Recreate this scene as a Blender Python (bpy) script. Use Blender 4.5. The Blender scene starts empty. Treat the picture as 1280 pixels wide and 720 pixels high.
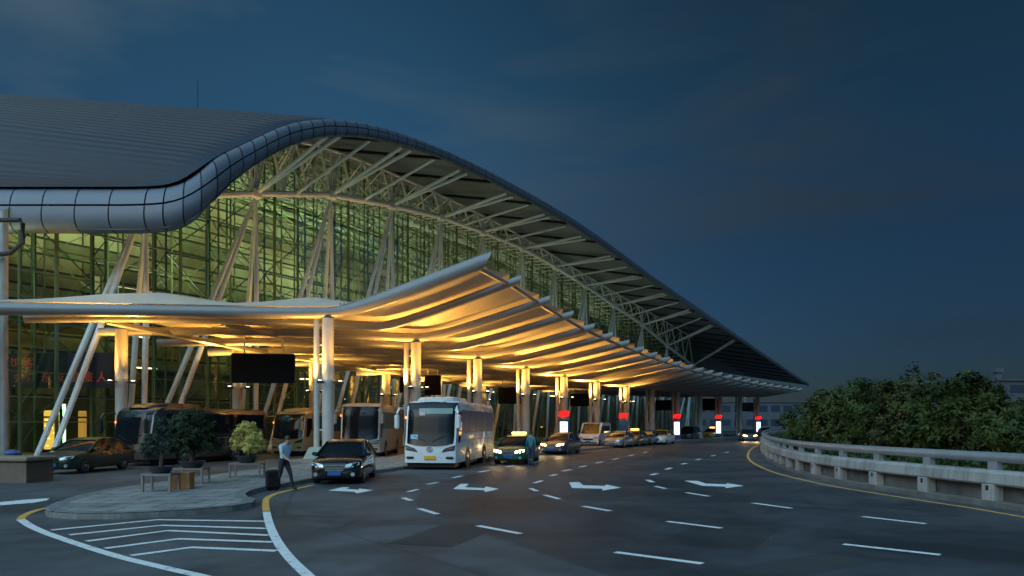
import bpy, math, random
import numpy as np
from mathutils import Vector, Matrix
random.seed(7)
S = bpy.context.scene
COL = S.collection
R = math.radians

# ------------------------------------------------------------------ survey of the place
F = 900.0; HZ = 530.0; CAMH = 2.08; VX = 1200.0
TH = math.atan((VX-640)/F); sn, cs = math.sin(TH), math.cos(TH)
def G(x, y):                       # survey point on the ground -> world
    d = F*CAMH/(y-HZ); return ((x-640)/F*d, d)
def P(t, D): return (t*sn-D*cs, t*cs+D*sn)          # t along the kerb line, D metres away from it
def T(x, D):
    a = (x-640)/F; return D*(cs+a*sn)/(sn-a*cs)
def depth(t, D): return t*cs+D*sn
def Z(x, y, D): return (HZ-y)*depth(T(x, D), D)/F+CAMH
def PX(p): return 640+F*p[0]/p[1]
def interp(tab, x):
    xs = [a[0] for a in tab]; return float(np.interp(x, xs, [a[1] for a in tab]))
def smooth(tab, x, w):
    return sum(interp(tab, x+w*k) for k in (-1, -.5, 0, .5, 1))/5

# ------------------------------------------------------------------ materials
MATS = {}
def nt(name):
    m = bpy.data.materials.new(name); m.use_nodes = True
    n = m.node_tree.nodes; return m, n, m.node_tree.links, n['Principled BSDF']
def mat(name, col, rough=.5, metal=0., var=.12, scale=3., bump=0., spec=.5, coat=0., bscale=None, trans=0., mixcol=None):
    if name in MATS: return MATS[name]
    m, n, l, b = nt(name)
    tc = n.new('ShaderNodeTexCoord')
    nz = n.new('ShaderNodeTexNoise'); nz.inputs['Scale'].default_value = scale; nz.inputs['Detail'].default_value = 6; nz.inputs['Roughness'].default_value = .6
    l.new(tc.outputs['Object'], nz.inputs['Vector'])
    mx = n.new('ShaderNodeMix'); mx.data_type = 'RGBA'
    c2 = mixcol or tuple(min(1, c*(1+var)) for c in col)
    c1 = tuple(c*(1-var) for c in col)
    mx.inputs['A'].default_value = (*c1, 1); mx.inputs['B'].default_value = (*c2, 1)
    rp = n.new('ShaderNodeMapRange'); rp.inputs['From Min'].default_value = .3; rp.inputs['From Max'].default_value = .7
    l.new(nz.outputs['Fac'], rp.inputs['Value']); l.new(rp.outputs['Result'], mx.inputs['Factor'])
    l.new(mx.outputs['Result'], b.inputs['Base Color'])
    rr = n.new('ShaderNodeMapRange'); rr.inputs['To Min'].default_value = max(0, rough*(1-.18)); rr.inputs['To Max'].default_value = min(1, rough*(1+.18))
    l.new(nz.outputs['Fac'], rr.inputs['Value']); l.new(rr.outputs['Result'], b.inputs['Roughness'])
    b.inputs['Metallic'].default_value = metal; b.inputs['Specular IOR Level'].default_value = spec
    b.inputs['Coat Weight'].default_value = coat; b.inputs['Coat Roughness'].default_value = .04
    if bump:
        n2 = n.new('ShaderNodeTexNoise'); n2.inputs['Scale'].default_value = bscale or scale*8; n2.inputs['Detail'].default_value = 4
        l.new(tc.outputs['Object'], n2.inputs['Vector'])
        bp = n.new('ShaderNodeBump'); bp.inputs['Strength'].default_value = bump; bp.inputs['Distance'].default_value = .02
        l.new(n2.outputs['Fac'], bp.inputs['Height']); l.new(bp.outputs['Normal'], b.inputs['Normal'])
    MATS[name] = m; return m
def emis(name, col, st):
    if name in MATS: return MATS[name]
    m, n, l, b = nt(name)
    b.inputs['Base Color'].default_value = (*[min(.8, c) for c in col], 1)
    b.inputs['Emission Color'].default_value = (*col, 1); b.inputs['Emission Strength'].default_value = st
    MATS[name] = m; return m
def glassmat(name, tint, refl=.12, rough=.02):
    if name in MATS: return MATS[name]
    m, n, l, b = nt(name)
    out = n['Material Output']; n.remove(b)
    tr = n.new('ShaderNodeBsdfTransparent'); tr.inputs['Color'].default_value = (*tint, 1)
    gl = n.new('ShaderNodeBsdfGlossy'); gl.inputs['Roughness'].default_value = rough; gl.inputs['Color'].default_value = (.9, .95, 1, 1)
    fr = n.new('ShaderNodeFresnel'); fr.inputs['IOR'].default_value = 1.45
    mp = n.new('ShaderNodeMapRange'); mp.inputs['From Min'].default_value = 0; mp.inputs['From Max'].default_value = 1
    mp.inputs['To Min'].default_value = refl*.1; mp.inputs['To Max'].default_value = refl
    l.new(fr.outputs['Fac'], mp.inputs['Value'])
    mx = n.new('ShaderNodeMixShader'); l.new(mp.outputs['Result'], mx.inputs['Fac'])
    l.new(tr.outputs['BSDF'], mx.inputs[1]); l.new(gl.outputs['BSDF'], mx.inputs[2]); l.new(mx.outputs['Shader'], out.inputs['Surface'])
    MATS[name] = m; return m

def asphalt(name, c0, c1, rough):
    m, n, l, b = nt(name)
    tc = n.new('ShaderNodeTexCoord')
    big = n.new('ShaderNodeTexNoise'); big.inputs['Scale'].default_value = .3; big.inputs['Detail'].default_value = 7; big.inputs['Roughness'].default_value = .62; big.inputs['Distortion'].default_value = .6
    fine = n.new('ShaderNodeTexNoise'); fine.inputs['Scale'].default_value = 38; fine.inputs['Detail'].default_value = 3
    mid = n.new('ShaderNodeTexNoise'); mid.inputs['Scale'].default_value = 1.7; mid.inputs['Detail'].default_value = 5
    for k in (big, fine, mid): l.new(tc.outputs['Object'], k.inputs['Vector'])
    add = n.new('ShaderNodeMath'); add.operation = 'MULTIPLY_ADD'; add.inputs[1].default_value = .35
    l.new(fine.outputs['Fac'], add.inputs[0]); l.new(big.outputs['Fac'], add.inputs[2])
    ad2 = n.new('ShaderNodeMath'); ad2.operation = 'MULTIPLY_ADD'; ad2.inputs[1].default_value = .3
    l.new(mid.outputs['Fac'], ad2.inputs[0]); l.new(add.outputs[0], ad2.inputs[2])
    mp = n.new('ShaderNodeMapRange'); mp.inputs['From Min'].default_value = .68; mp.inputs['From Max'].default_value = .98
    l.new(ad2.outputs[0], mp.inputs['Value'])
    mx = n.new('ShaderNodeMix'); mx.data_type = 'RGBA'; mx.inputs['A'].default_value = (*c0, 1); mx.inputs['B'].default_value = (*c1, 1)
    l.new(mp.outputs['Result'], mx.inputs['Factor'])
    # dark crack-sealing and oil streaks
    vo = n.new('ShaderNodeTexVoronoi'); vo.feature = 'DISTANCE_TO_EDGE'; vo.inputs['Scale'].default_value = .11
    wp = n.new('ShaderNodeMix'); wp.data_type = 'RGBA'; wp.inputs['Factor'].default_value = .12
    l.new(tc.outputs['Object'], wp.inputs['A']); l.new(mid.outputs['Color'], wp.inputs['B']); l.new(wp.outputs['Result'], vo.inputs['Vector'])
    cr = n.new('ShaderNodeMapRange'); cr.inputs['From Min'].default_value = 0; cr.inputs['From Max'].default_value = .006; cr.inputs['To Min'].default_value = .55; cr.inputs['To Max'].default_value = 1
    l.new(vo.outputs['Distance'], cr.inputs['Value'])
    ml = n.new('ShaderNodeMix'); ml.data_type = 'RGBA'; ml.blend_type = 'MULTIPLY'; ml.inputs['Factor'].default_value = 1
    l.new(mx.outputs['Result'], ml.inputs['A']); l.new(cr.outputs['Result'], ml.inputs['B'])
    l.new(ml.outputs['Result'], b.inputs['Base Color'])
    rr = n.new('ShaderNodeMapRange'); rr.inputs['To Min'].default_value = rough-.14; rr.inputs['To Max'].default_value = rough+.16
    l.new(big.outputs['Fac'], rr.inputs['Value']); l.new(rr.outputs['Result'], b.inputs['Roughness'])
    bp = n.new('ShaderNodeBump'); bp.inputs['Strength'].default_value = .35; bp.inputs['Distance'].default_value = .008
    l.new(fine.outputs['Fac'], bp.inputs['Height']); l.new(bp.outputs['Normal'], b.inputs['Normal'])
    MATS[name] = m; return m

ASPH = asphalt('asphalt', (.030, .033, .037), (.098, .103, .112), .62)
ASPH2 = asphalt('fresh_asphalt', (.018, .0195, .0225), (.058, .062, .07), .58)
def paintmat(name, col):
    m, n, l, b = nt(name)
    tc = n.new('ShaderNodeTexCoord'); nz = n.new('ShaderNodeTexNoise'); nz.inputs['Scale'].default_value = 5; nz.inputs['Detail'].default_value = 9; nz.inputs['Roughness'].default_value = .75
    l.new(tc.outputs['Object'], nz.inputs['Vector'])
    mp = n.new('ShaderNodeMapRange'); mp.inputs['From Min'].default_value = .3; mp.inputs['From Max'].default_value = .47
    l.new(nz.outputs['Fac'], mp.inputs['Value'])
    mx = n.new('ShaderNodeMix'); mx.data_type = 'RGBA'; mx.inputs['A'].default_value = (.12, .12, .12, 1); mx.inputs['B'].default_value = (*col, 1)
    l.new(mp.outputs['Result'], mx.inputs['Factor']); l.new(mx.outputs['Result'], b.inputs['Base Color']); b.inputs['Roughness'].default_value = .6
    MATS[name] = m; return m
WLINE = paintmat('white_road_paint', (.78, .78, .76))
YLINE = paintmat('yellow_road_paint', (.72, .38, .08))

def paving(name):
    m, n, l, b = nt(name)
    tc = n.new('ShaderNodeTexCoord'); br = n.new('ShaderNodeTexBrick')
    br.inputs['Scale'].default_value = 1.0; br.inputs['Brick Width'].default_value = 1.2; br.inputs['Row Height'].default_value = .8; br.inputs['Mortar Size'].default_value = .03
    br.inputs['Color1'].default_value = (.31, .30, .285, 1); br.inputs['Color2'].default_value = (.25, .245, .235, 1); br.inputs['Mortar'].default_value = (.05, .05, .05, 1)
    nz = n.new('ShaderNodeTexNoise'); nz.inputs['Scale'].default_value = 1.2; nz.inputs['Detail'].default_value = 8
    l.new(tc.outputs['Object'], br.inputs['Vector']); l.new(tc.outputs['Object'], nz.inputs['Vector'])
    mp = n.new('ShaderNodeMapRange'); mp.inputs['From Min'].default_value = .3; mp.inputs['From Max'].default_value = .7; mp.inputs['To Min'].default_value = .6; mp.inputs['To Max'].default_value = 1.1
    l.new(nz.outputs['Fac'], mp.inputs['Value'])
    mx = n.new('ShaderNodeMix'); mx.data_type = 'RGBA'; mx.blend_type = 'MULTIPLY'; mx.inputs['Factor'].default_value = 1
    l.new(br.outputs['Color'], mx.inputs['A']); l.new(mp.outputs['Result'], mx.inputs['B']); l.new(mx.outputs['Result'], b.inputs['Base Color'])
    b.inputs['Roughness'].default_value = .7
    MATS[name] = m; return m
PAVE = paving('paving_slabs')
KERB = mat('kerb_stone', (.16, .16, .155), .8, var=.35, scale=4, bump=.3)
def streaked(name, c0, c1):
    m, n, l, b = nt(name); tc = n.new('ShaderNodeTexCoord')
    mp = n.new('ShaderNodeMapping'); mp.inputs['Scale'].default_value = (2.6, 2.6, .22); l.new(tc.outputs['Object'], mp.inputs['Vector'])
    a = n.new('ShaderNodeTexNoise'); a.inputs['Scale'].default_value = 1.6; a.inputs['Detail'].default_value = 7; a.inputs['Roughness'].default_value = .7; l.new(mp.outputs['Vector'], a.inputs['Vector'])
    c = n.new('ShaderNodeTexNoise'); c.inputs['Scale'].default_value = .7; c.inputs['Detail'].default_value = 6; l.new(tc.outputs['Object'], c.inputs['Vector'])
    mu = n.new('ShaderNodeMath'); mu.operation = 'MULTIPLY'; l.new(a.outputs['Fac'], mu.inputs[0]); l.new(c.outputs['Fac'], mu.inputs[1])
    r_ = n.new('ShaderNodeValToRGB'); e = r_.color_ramp.elements; e[0].position = .15; e[0].color = (*c0, 1); e[1].position = .30; e[1].color = (*c1, 1)
    l.new(mu.outputs[0], r_.inputs['Fac']); l.new(r_.outputs['Color'], b.inputs['Base Color']); b.inputs['Roughness'].default_value = .8
    f = n.new('ShaderNodeTexNoise'); f.inputs['Scale'].default_value = 25; l.new(tc.outputs['Object'], f.inputs['Vector'])
    bp = n.new('ShaderNodeBump'); bp.inputs['Strength'].default_value = .3; bp.inputs['Distance'].default_value = .01; l.new(f.outputs['Fac'], bp.inputs['Height']); l.new(bp.outputs['Normal'], b.inputs['Normal'])
    return m
CONC = streaked('concrete', (.20, .198, .192), (.36, .355, .345))
CONCD = mat('dirty_concrete', (.13, .127, .12), .85, var=.35, scale=1.6, bump=.3)
SOIL = mat('soil', (.05, .045, .03), .95, var=.4, scale=.6, bump=.5)
STEEL = mat('white_steel', (.84, .87, .90), .38, var=.06, scale=1.2, spec=.5)
RAIL = mat('galvanised_rail', (.44, .47, .51), .32, .55, var=.1, scale=2)
GSTEEL = mat('green_steel', (.12, .18, .10), .45, var=.15, scale=1)
FASC = mat('fascia_panel', (.135, .155, .195), .5, .25, var=.10, scale=.35)
ROOFM = mat('roof_metal', (.018, .024, .038), .5, .0, var=.12, scale=.25, spec=.3)
DARK = mat('dark_metal', (.025, .026, .03), .5, .3)
SOFF = mat('soffit_panel', (.15, .155, .165), .6, var=.08, scale=.4)
RIBM = mat('rib_steel', (.30, .285, .275), .35, .15, var=.06, scale=1)
BLACK = mat('black_plastic', (.01, .01, .012), .5, var=.2, spec=.25)
RUBBER = mat('rubber', (.015, .015, .015), .8)
CHROME = mat('chrome', (.75, .76, .78), .15, .95, var=.05)
CARGL = mat('car_glass', (.008, .011, .014), .05, 0, var=.1, spec=.28)
WINGL = mat('window_glass', (.035, .11, .21), .38, 0, var=.3, scale=.6, spec=.2)
def membrane_mat():
    m, n, l, b = nt('membrane_fabric')
    out = n['Material Output']
    tc = n.new('ShaderNodeTexCoord'); nz = n.new('ShaderNodeTexNoise'); nz.inputs['Scale'].default_value = .8; nz.inputs['Detail'].default_value = 7
    l.new(tc.outputs['Object'], nz.inputs['Vector'])
    mx = n.new('ShaderNodeMix'); mx.data_type = 'RGBA'; mx.inputs['A'].default_value = (.46, .39, .31, 1); mx.inputs['B'].default_value = (.66, .58, .48, 1)
    l.new(nz.outputs['Fac'], mx.inputs['Factor']); l.new(mx.outputs['Result'], b.inputs['Base Color']); b.inputs['Roughness'].default_value = .65
    tl = n.new('ShaderNodeBsdfTranslucent'); l.new(mx.outputs['Result'], tl.inputs['Color'])
    ms = n.new('ShaderNodeMixShader'); ms.inputs['Fac'].default_value = .03
    l.new(b.outputs['BSDF'], ms.inputs[1]); l.new(tl.outputs['BSDF'], ms.inputs[2]); l.new(ms.outputs['Shader'], out.inputs['Surface'])
    MATS['membrane'] = m; return m
MEMB = membrane_mat()
FGLASS = glassmat('facade_glass', (.58, .72, .48), .25)
def leafmat(name, c0, c1):
    m, n, l, b = nt(name)
    tc = n.new('ShaderNodeTexCoord'); nz = n.new('ShaderNodeTexNoise'); nz.inputs['Scale'].default_value = 1.4; nz.inputs['Detail'].default_value = 4
    gi = n.new('ShaderNodeNewGeometry')
    l.new(tc.outputs['Object'], nz.inputs['Vector'])
    mp = n.new('ShaderNodeMapRange'); mp.inputs['From Min'].default_value = .35; mp.inputs['From Max'].default_value = .65
    l.new(nz.outputs['Fac'], mp.inputs['Value'])
    ad = n.new('ShaderNodeMath'); ad.operation = 'MULTIPLY_ADD'; ad.inputs[1].default_value = .5; ad.inputs[2].default_value = 0
    l.new(gi.outputs['Random Per Island'], ad.inputs[0])
    a2 = n.new('ShaderNodeMath'); a2.operation = 'MULTIPLY_ADD'; a2.inputs[1].default_value = .5
    l.new(mp.outputs['Result'], a2.inputs[0]); l.new(ad.outputs[0], a2.inputs[2])
    mx = n.new('ShaderNodeMix'); mx.data_type = 'RGBA'; mx.inputs['A'].default_value = (*c0, 1); mx.inputs['B'].default_value = (*c1, 1)
    l.new(a2.outputs[0], mx.inputs['Factor']); l.new(mx.outputs['Result'], b.inputs['Base Color']); b.inputs['Roughness'].default_value = .62; b.inputs['Specular IOR Level'].default_value = .2
    MATS[name] = m; return m
LEAF = leafmat('leaf', (.010, .019, .004), (.060, .088, .020))
LEAF2 = leafmat('olive_leaf', (.012, .020, .005), (.085, .100, .026))
LEAFD = leafmat('dark_leaf', (.012, .022, .010), (.040, .062, .026))
LEAFY = leafmat('yellow_leaf', (.34, .29, .06), (.80, .68, .22))
LEAFG = leafmat('grey_leaf', (.02, .03, .024), (.07, .095, .08))
BARK = mat('bark', (.07, .05, .035), .9, var=.4, scale=6, bump=.6)

# ------------------------------------------------------------------ mesh builder
def V(*a): return Vector(a)
class MB:
    def __init__(s): s.v = []; s.f = []; s.m = []; s.mats = []; s.mi = 0
    def use(s, m):
        if m not in s.mats: s.mats.append(m)
        s.mi = s.mats.index(m); return s
    def face(s, idx): s.f.append(tuple(idx)); s.m.append(s.mi)
    def poly(s, pts):
        b = len(s.v); s.v += [tuple(p) for p in pts]; s.face(range(b, b+len(pts)))
    def box(s, c, d, rz=0, M=None, taper=1.0):
        c = Vector(c); x, y, z = d[0]/2, d[1]/2, d[2]/2; b = len(s.v)
        q = M or Matrix.Rotation(rz, 3, 'Z')
        for k, (sx, sy, sz) in enumerate([(-1,-1,-1),(1,-1,-1),(1,1,-1),(-1,1,-1),(-1,-1,1),(1,-1,1),(1,1,1),(-1,1,1)]):
            f = taper if sz > 0 else 1
            s.v.append(tuple(c+q@Vector((sx*x*f, sy*y*f, sz*z))))
        for f in [(0,3,2,1),(4,5,6,7),(0,1,5,4),(1,2,6,5),(2,3,7,6),(3,0,4,7)]: s.face([b+i for i in f])
    def rbox(s, c, d, r=.03, rz=0):          # box with chamfered vertical and horizontal edges
        x, y, z = d[0]/2, d[1]/2, d[2]/2; r = min(r, x*.95, y*.95, z*.95); b = len(s.v); c = Vector(c); q = Matrix.Rotation(rz, 3, 'Z')
        rings = []
        for zz, ins in ((-z, r), (-z+r, 0), (z-r, 0), (z, r)):
            xi, yi = x-ins, y-ins
            ring = [(xi-r*.6, -yi), (xi, -yi+r*.6), (xi, yi-r*.6), (xi-r*.6, yi), (-xi+r*.6, yi), (-xi, yi-r*.6), (-xi, -yi+r*.6), (-xi+r*.6, -yi)]
            rings.append([tuple(c+q@Vector((p[0], p[1], zz))) for p in ring])
        s.rings(rings, True, True)
    def rings(s, rings, cap0=False, cap1=False, closed=True):
        b = len(s.v); n = len(rings[0])
        for r in rings: s.v += [tuple(p) for p in r]
        for i in range(len(rings)-1):
            for j in range(n if closed else n-1):
                a = b+i*n+j; c = b+i*n+(j+1) % n
                s.face((a, c, c+n, a+n))
        if cap0: s.face([b+n-1-j for j in range(n)])
        if cap1: s.face([b+(len(rings)-1)*n+j for j in range(n)])
    def tube(s, p0, p1, r, n=8, r1=None):
        s.sweep([p0, p1], [r, r if r1 is None else r1], n)
    def sweep(s, path, rad, n=8, cap=True, shear=0.):
        path = [Vector(p) for p in path]; rings = []
        if not isinstance(rad, (list, tuple)): rad = [rad]*len(path)
        for i, p in enumerate(path):
            d = (path[min(i+1, len(path)-1)]-path[max(i-1, 0)]).normalized()
            up = Vector((0, 0, 1)) if abs(d.z) < .95 else Vector((0, 1, 0))
            a = d.cross(up).normalized(); c = a.cross(d)
            ring = []
            for k in range(n):
                an = 2*math.pi*(k+.5)/n
                q = p+a*math.cos(an)*rad[i]+c*math.sin(an)*rad[i]
                if shear and i == len(path)-1: q = q+d*math.sin(an)*rad[i]*shear
                ring.append(q)
            rings.append(ring)
        s.rings(rings, cap, cap)
    def lathe(s, prof, c=(0, 0, 0), n=16, axis='Z'):
        rings = []
        for r, z in prof:
            ring = []
            for k in range(n):
                a = 2*math.pi*k/n; x, y = r*math.cos(a), r*math.sin(a)
                q = (x, y, z) if axis == 'Z' else ((z, x, y) if axis == 'X' else (y, z, x))
                ring.append((c[0]+q[0], c[1]+q[1], c[2]+q[2]))
            rings.append(ring)
        s.rings(rings, True, True)
    def extrude(s, outline, vec):
        b = len(s.v); n = len(outline)
        s.v += [tuple(p) for p in outline]+[tuple(Vector(p)+Vector(vec)) for p in outline]
        for j in range(n): s.face((b+j, b+(j+1) % n, b+n+(j+1) % n, b+n+j))
        s.face([b+n-1-j for j in range(n)]); s.face([b+n+j for j in range(n)])
    def build(s, name, m=None, parent=None, smooth=False, angle=40, flip=False):
        me = bpy.data.meshes.new(name); me.from_pydata(s.v, [], s.f)
        if m is not None and not s.mats: s.mats = [m]
        for k in s.mats: me.materials.append(k)
        me.polygons.foreach_set('material_index', s.m)
        import bmesh
        if len(s.f) < 60000 and not flip:
            bm = bmesh.new(); bm.from_mesh(me); bmesh.ops.recalc_face_normals(bm, faces=bm.faces); bm.to_mesh(me); bm.free()
        if smooth:
            me.polygons.foreach_set('use_smooth', [True]*len(me.polygons))
            try: me.set_sharp_from_angle(angle=R(angle))
            except Exception: pass
        me.update()
        o = bpy.data.objects.new(name, me); COL.objects.link(o)
        if parent: o.parent = parent
        return o
def thing(name, label, cat, loc=(0, 0, 0), rz=0, group=None):
    o = bpy.data.objects.new(name, None); COL.objects.link(o); o.location = loc; o.rotation_euler = (0, 0, rz); o.empty_display_size = .3
    o['label'] = label; o['category'] = cat
    if group: o['group'] = group
    return o
def tag(o, label, cat, group=None):
    o['label'] = label; o['category'] = cat
    if group: o['group'] = group
    return o
def kind(o, k): o['kind'] = k; return o
def dup(root, loc, rz, label, group=None, mats=None, scale=None):
    r = root.copy(); COL.objects.link(r); r.location = loc; r.rotation_euler = (0, 0, rz); r['label'] = label
    if group: r['group'] = group
    if scale: r.scale = scale
    def rec(src, dst):
        for ch in list(src.children):
            if ch.type == 'LIGHT': continue
            c = ch.copy(); COL.objects.link(c); c.parent = dst
            if mats:
                for i, sl in enumerate(c.material_slots):
                    if sl.material and sl.material.name in mats:
                        sl.link = 'OBJECT'; sl.material = mats[sl.material.name]
            rec(ch, c)
    rec(root, r); return r

# ------------------------------------------------------------------ camera, sky, sun
cam = bpy.data.cameras.new('camera'); co = bpy.data.objects.new('camera', cam); COL.objects.link(co)
co.location = (0, 0, CAMH); co.rotation_euler = (R(90), 0, 0)
cam.sensor_width = 36; cam.lens = F/1280*36; cam.shift_y = (HZ-360)/1280; cam.clip_end = 6000; cam.clip_start = .1
S.camera = co
w = bpy.data.worlds.new('World'); S.world = w; w.use_nodes = True
n = w.node_tree.nodes; l = w.node_tree.links; bg = n['Background']
sky = n.new('ShaderNodeTexSky'); sky.sky_type = 'NISHITA'; sky.sun_disc = False
SUNEL, SUNROT = R(7), R(222)
sky.sun_elevation = SUNEL; sky.sun_rotation = SUNROT; sky.dust_density = .6; sky.ozone_density = 3.0; sky.air_density = 1.0
tc = n.new('ShaderNodeTexCoord')
mp = n.new('ShaderNodeMapping'); mp.inputs['Scale'].default_value = (1.5, 1.5, 6); mp.inputs['Location'].default_value = (.35, .1, .2)
l.new(tc.outputs['Generated'], mp.inputs['Vector'])
nz = n.new('ShaderNodeTexNoise'); nz.inputs['Scale'].default_value = 1.5; nz.inputs['Detail'].default_value = 5; nz.inputs['Roughness'].default_value = .5; nz.inputs['Distortion'].default_value = .3
l.new(mp.outputs['Vector'], nz.inputs['Vector'])
cr = n.new('ShaderNodeMapRange'); cr.inputs['From Min'].default_value = .44; cr.inputs['From Max'].default_value = .70; cr.inputs['To Min'].default_value = 0; cr.inputs['To Max'].default_value = .6
l.new(nz.outputs['Fac'], cr.inputs['Value'])
hs = n.new('ShaderNodeMix'); hs.data_type = 'RGBA'; hs.blend_type = 'MULTIPLY'; hs.inputs['Factor'].default_value = 1
hs.inputs['B'].default_value = (.50, .72, .80, 1)
l.new(sky.outputs['Color'], hs.inputs['A'])
# the sky falls off to the east and the zenith
vm = n.new('ShaderNodeVectorMath'); vm.operation = 'DOT_PRODUCT'; gd = Vector((.66, .68, .42)).normalized(); vm.inputs[1].default_value = gd
l.new(tc.outputs['Generated'], vm.inputs[0])
gr = n.new('ShaderNodeMapRange'); gr.interpolation_type = 'SMOOTHSTEP'; gr.inputs['From Min'].default_value = .55; gr.inputs['From Max'].default_value = 1.0; gr.inputs['To Min'].default_value = 1.1; gr.inputs['To Max'].default_value = .34
l.new(vm.outputs['Value'], gr.inputs['Value'])
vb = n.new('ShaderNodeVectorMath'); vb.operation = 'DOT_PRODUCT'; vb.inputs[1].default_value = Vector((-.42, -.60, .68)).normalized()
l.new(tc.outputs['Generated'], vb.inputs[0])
gb = n.new('ShaderNodeMapRange'); gb.interpolation_type = 'SMOOTHSTEP'; gb.inputs['From Min'].default_value = .25; gb.inputs['From Max'].default_value = 1.0; gb.inputs['To Min'].default_value = 1; gb.inputs['To Max'].default_value = 23.0  # unseen sky behind the camera boosted to add fill light to the scene
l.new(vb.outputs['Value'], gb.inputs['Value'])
sx_ = n.new('ShaderNodeSeparateXYZ'); l.new(tc.outputs['Generated'], sx_.inputs[0])
ge = n.new('ShaderNodeValToRGB'); ce = ge.color_ramp; ce.interpolation = 'EASE'
for k_, (p_, v_) in enumerate([(0, .80), (.28, 1.08), (.62, .70), (1, .70)]):
    q_ = ce.elements[k_] if k_ < 2 else ce.elements.new(p_)
    q_.position = p_; q_.color = (v_, v_, v_, 1)
l.new(sx_.outputs['Z'], ge.inputs['Fac'])
ge2 = n.new('ShaderNodeMath'); ge2.operation = 'MULTIPLY'; l.new(ge.outputs['Color'], ge2.inputs[0])
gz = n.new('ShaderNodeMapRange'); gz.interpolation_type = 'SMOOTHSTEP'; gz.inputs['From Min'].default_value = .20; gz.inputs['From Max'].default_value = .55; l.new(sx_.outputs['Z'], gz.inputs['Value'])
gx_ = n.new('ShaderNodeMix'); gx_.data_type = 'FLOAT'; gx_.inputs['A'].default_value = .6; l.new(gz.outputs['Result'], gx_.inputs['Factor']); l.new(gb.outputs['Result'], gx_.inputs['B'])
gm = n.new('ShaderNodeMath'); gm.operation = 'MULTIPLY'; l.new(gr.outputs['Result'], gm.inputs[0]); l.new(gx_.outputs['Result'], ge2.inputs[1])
ht = n.new('ShaderNodeValToRGB'); he = ht.color_ramp.elements; he[0].position = .0; he[0].color = (.70, .70, 1.14, 1); he[1].position = .42; he[1].color = (.88, 1, .96, 1)
l.new(sx_.outputs['Z'], ht.inputs['Fac'])
hm = n.new('ShaderNodeMix'); hm.data_type = 'RGBA'; hm.blend_type = 'MULTIPLY'; hm.inputs['Factor'].default_value = 1
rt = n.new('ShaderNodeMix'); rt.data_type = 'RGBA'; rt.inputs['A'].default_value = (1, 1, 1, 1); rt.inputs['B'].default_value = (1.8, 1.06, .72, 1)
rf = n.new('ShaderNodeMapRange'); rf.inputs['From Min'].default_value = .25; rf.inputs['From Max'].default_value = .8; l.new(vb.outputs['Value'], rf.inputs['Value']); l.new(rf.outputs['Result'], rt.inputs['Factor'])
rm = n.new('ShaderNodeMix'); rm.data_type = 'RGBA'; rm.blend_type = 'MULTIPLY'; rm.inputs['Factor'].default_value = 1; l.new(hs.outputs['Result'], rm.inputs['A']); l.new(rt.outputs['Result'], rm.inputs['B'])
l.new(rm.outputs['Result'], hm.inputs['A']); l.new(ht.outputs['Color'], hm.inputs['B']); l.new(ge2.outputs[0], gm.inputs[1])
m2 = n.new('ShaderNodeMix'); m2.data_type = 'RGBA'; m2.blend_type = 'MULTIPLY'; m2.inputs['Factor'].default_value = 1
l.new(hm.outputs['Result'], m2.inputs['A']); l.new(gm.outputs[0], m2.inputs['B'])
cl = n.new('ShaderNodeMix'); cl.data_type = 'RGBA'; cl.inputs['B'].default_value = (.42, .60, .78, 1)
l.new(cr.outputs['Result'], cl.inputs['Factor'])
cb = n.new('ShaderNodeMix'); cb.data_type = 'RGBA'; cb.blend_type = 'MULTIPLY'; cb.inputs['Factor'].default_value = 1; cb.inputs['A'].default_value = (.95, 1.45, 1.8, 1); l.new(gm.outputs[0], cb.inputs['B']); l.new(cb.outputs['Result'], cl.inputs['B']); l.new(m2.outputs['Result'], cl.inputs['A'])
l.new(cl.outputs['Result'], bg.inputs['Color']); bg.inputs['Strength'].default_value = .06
sun = bpy.data.lights.new('sun', 'SUN'); so = bpy.data.objects.new('sun', sun); COL.objects.link(so)
sun.energy = .12; sun.angle = R(40); sun.color = (1, .88, .78)
so.rotation_euler = (R(90-14), 0, -SUNROT+math.pi)
S.view_settings.view_transform = 'Standard'; S.view_settings.look = 'None'; S.view_settings.exposure = .75; S.view_settings.gamma = 1
S.cycles.use_denoising = True
S.cycles.max_bounces = 7; S.cycles.transparent_max_bounces = 16; S.cycles.diffuse_bounces = 3; S.cycles.glossy_bounces = 3
S.cycles.sample_clamp_indirect = 4; S.cycles.caustics_reflective = False; S.cycles.caustics_refractive = False

def lamp(name, kindl, loc, energy, col, target=None, size=.2, spot=60, blend=.6, parent=None):
    d = bpy.data.lights.new(name, kindl); d.energy = energy; d.color = col
    if kindl == 'SPOT': d.spot_size = R(spot); d.spot_blend = blend; d.shadow_soft_size = size
    elif kindl == 'AREA': d.size = size
    else: d.shadow_soft_size = size
    o = bpy.data.objects.new(name, d); COL.objects.link(o); o.location = loc
    if target is not None:
        o.rotation_euler = (Vector(target)-Vector(loc)).to_track_quat('-Z', 'Y').to_euler()
    if parent: o.parent = parent
    return o

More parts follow.
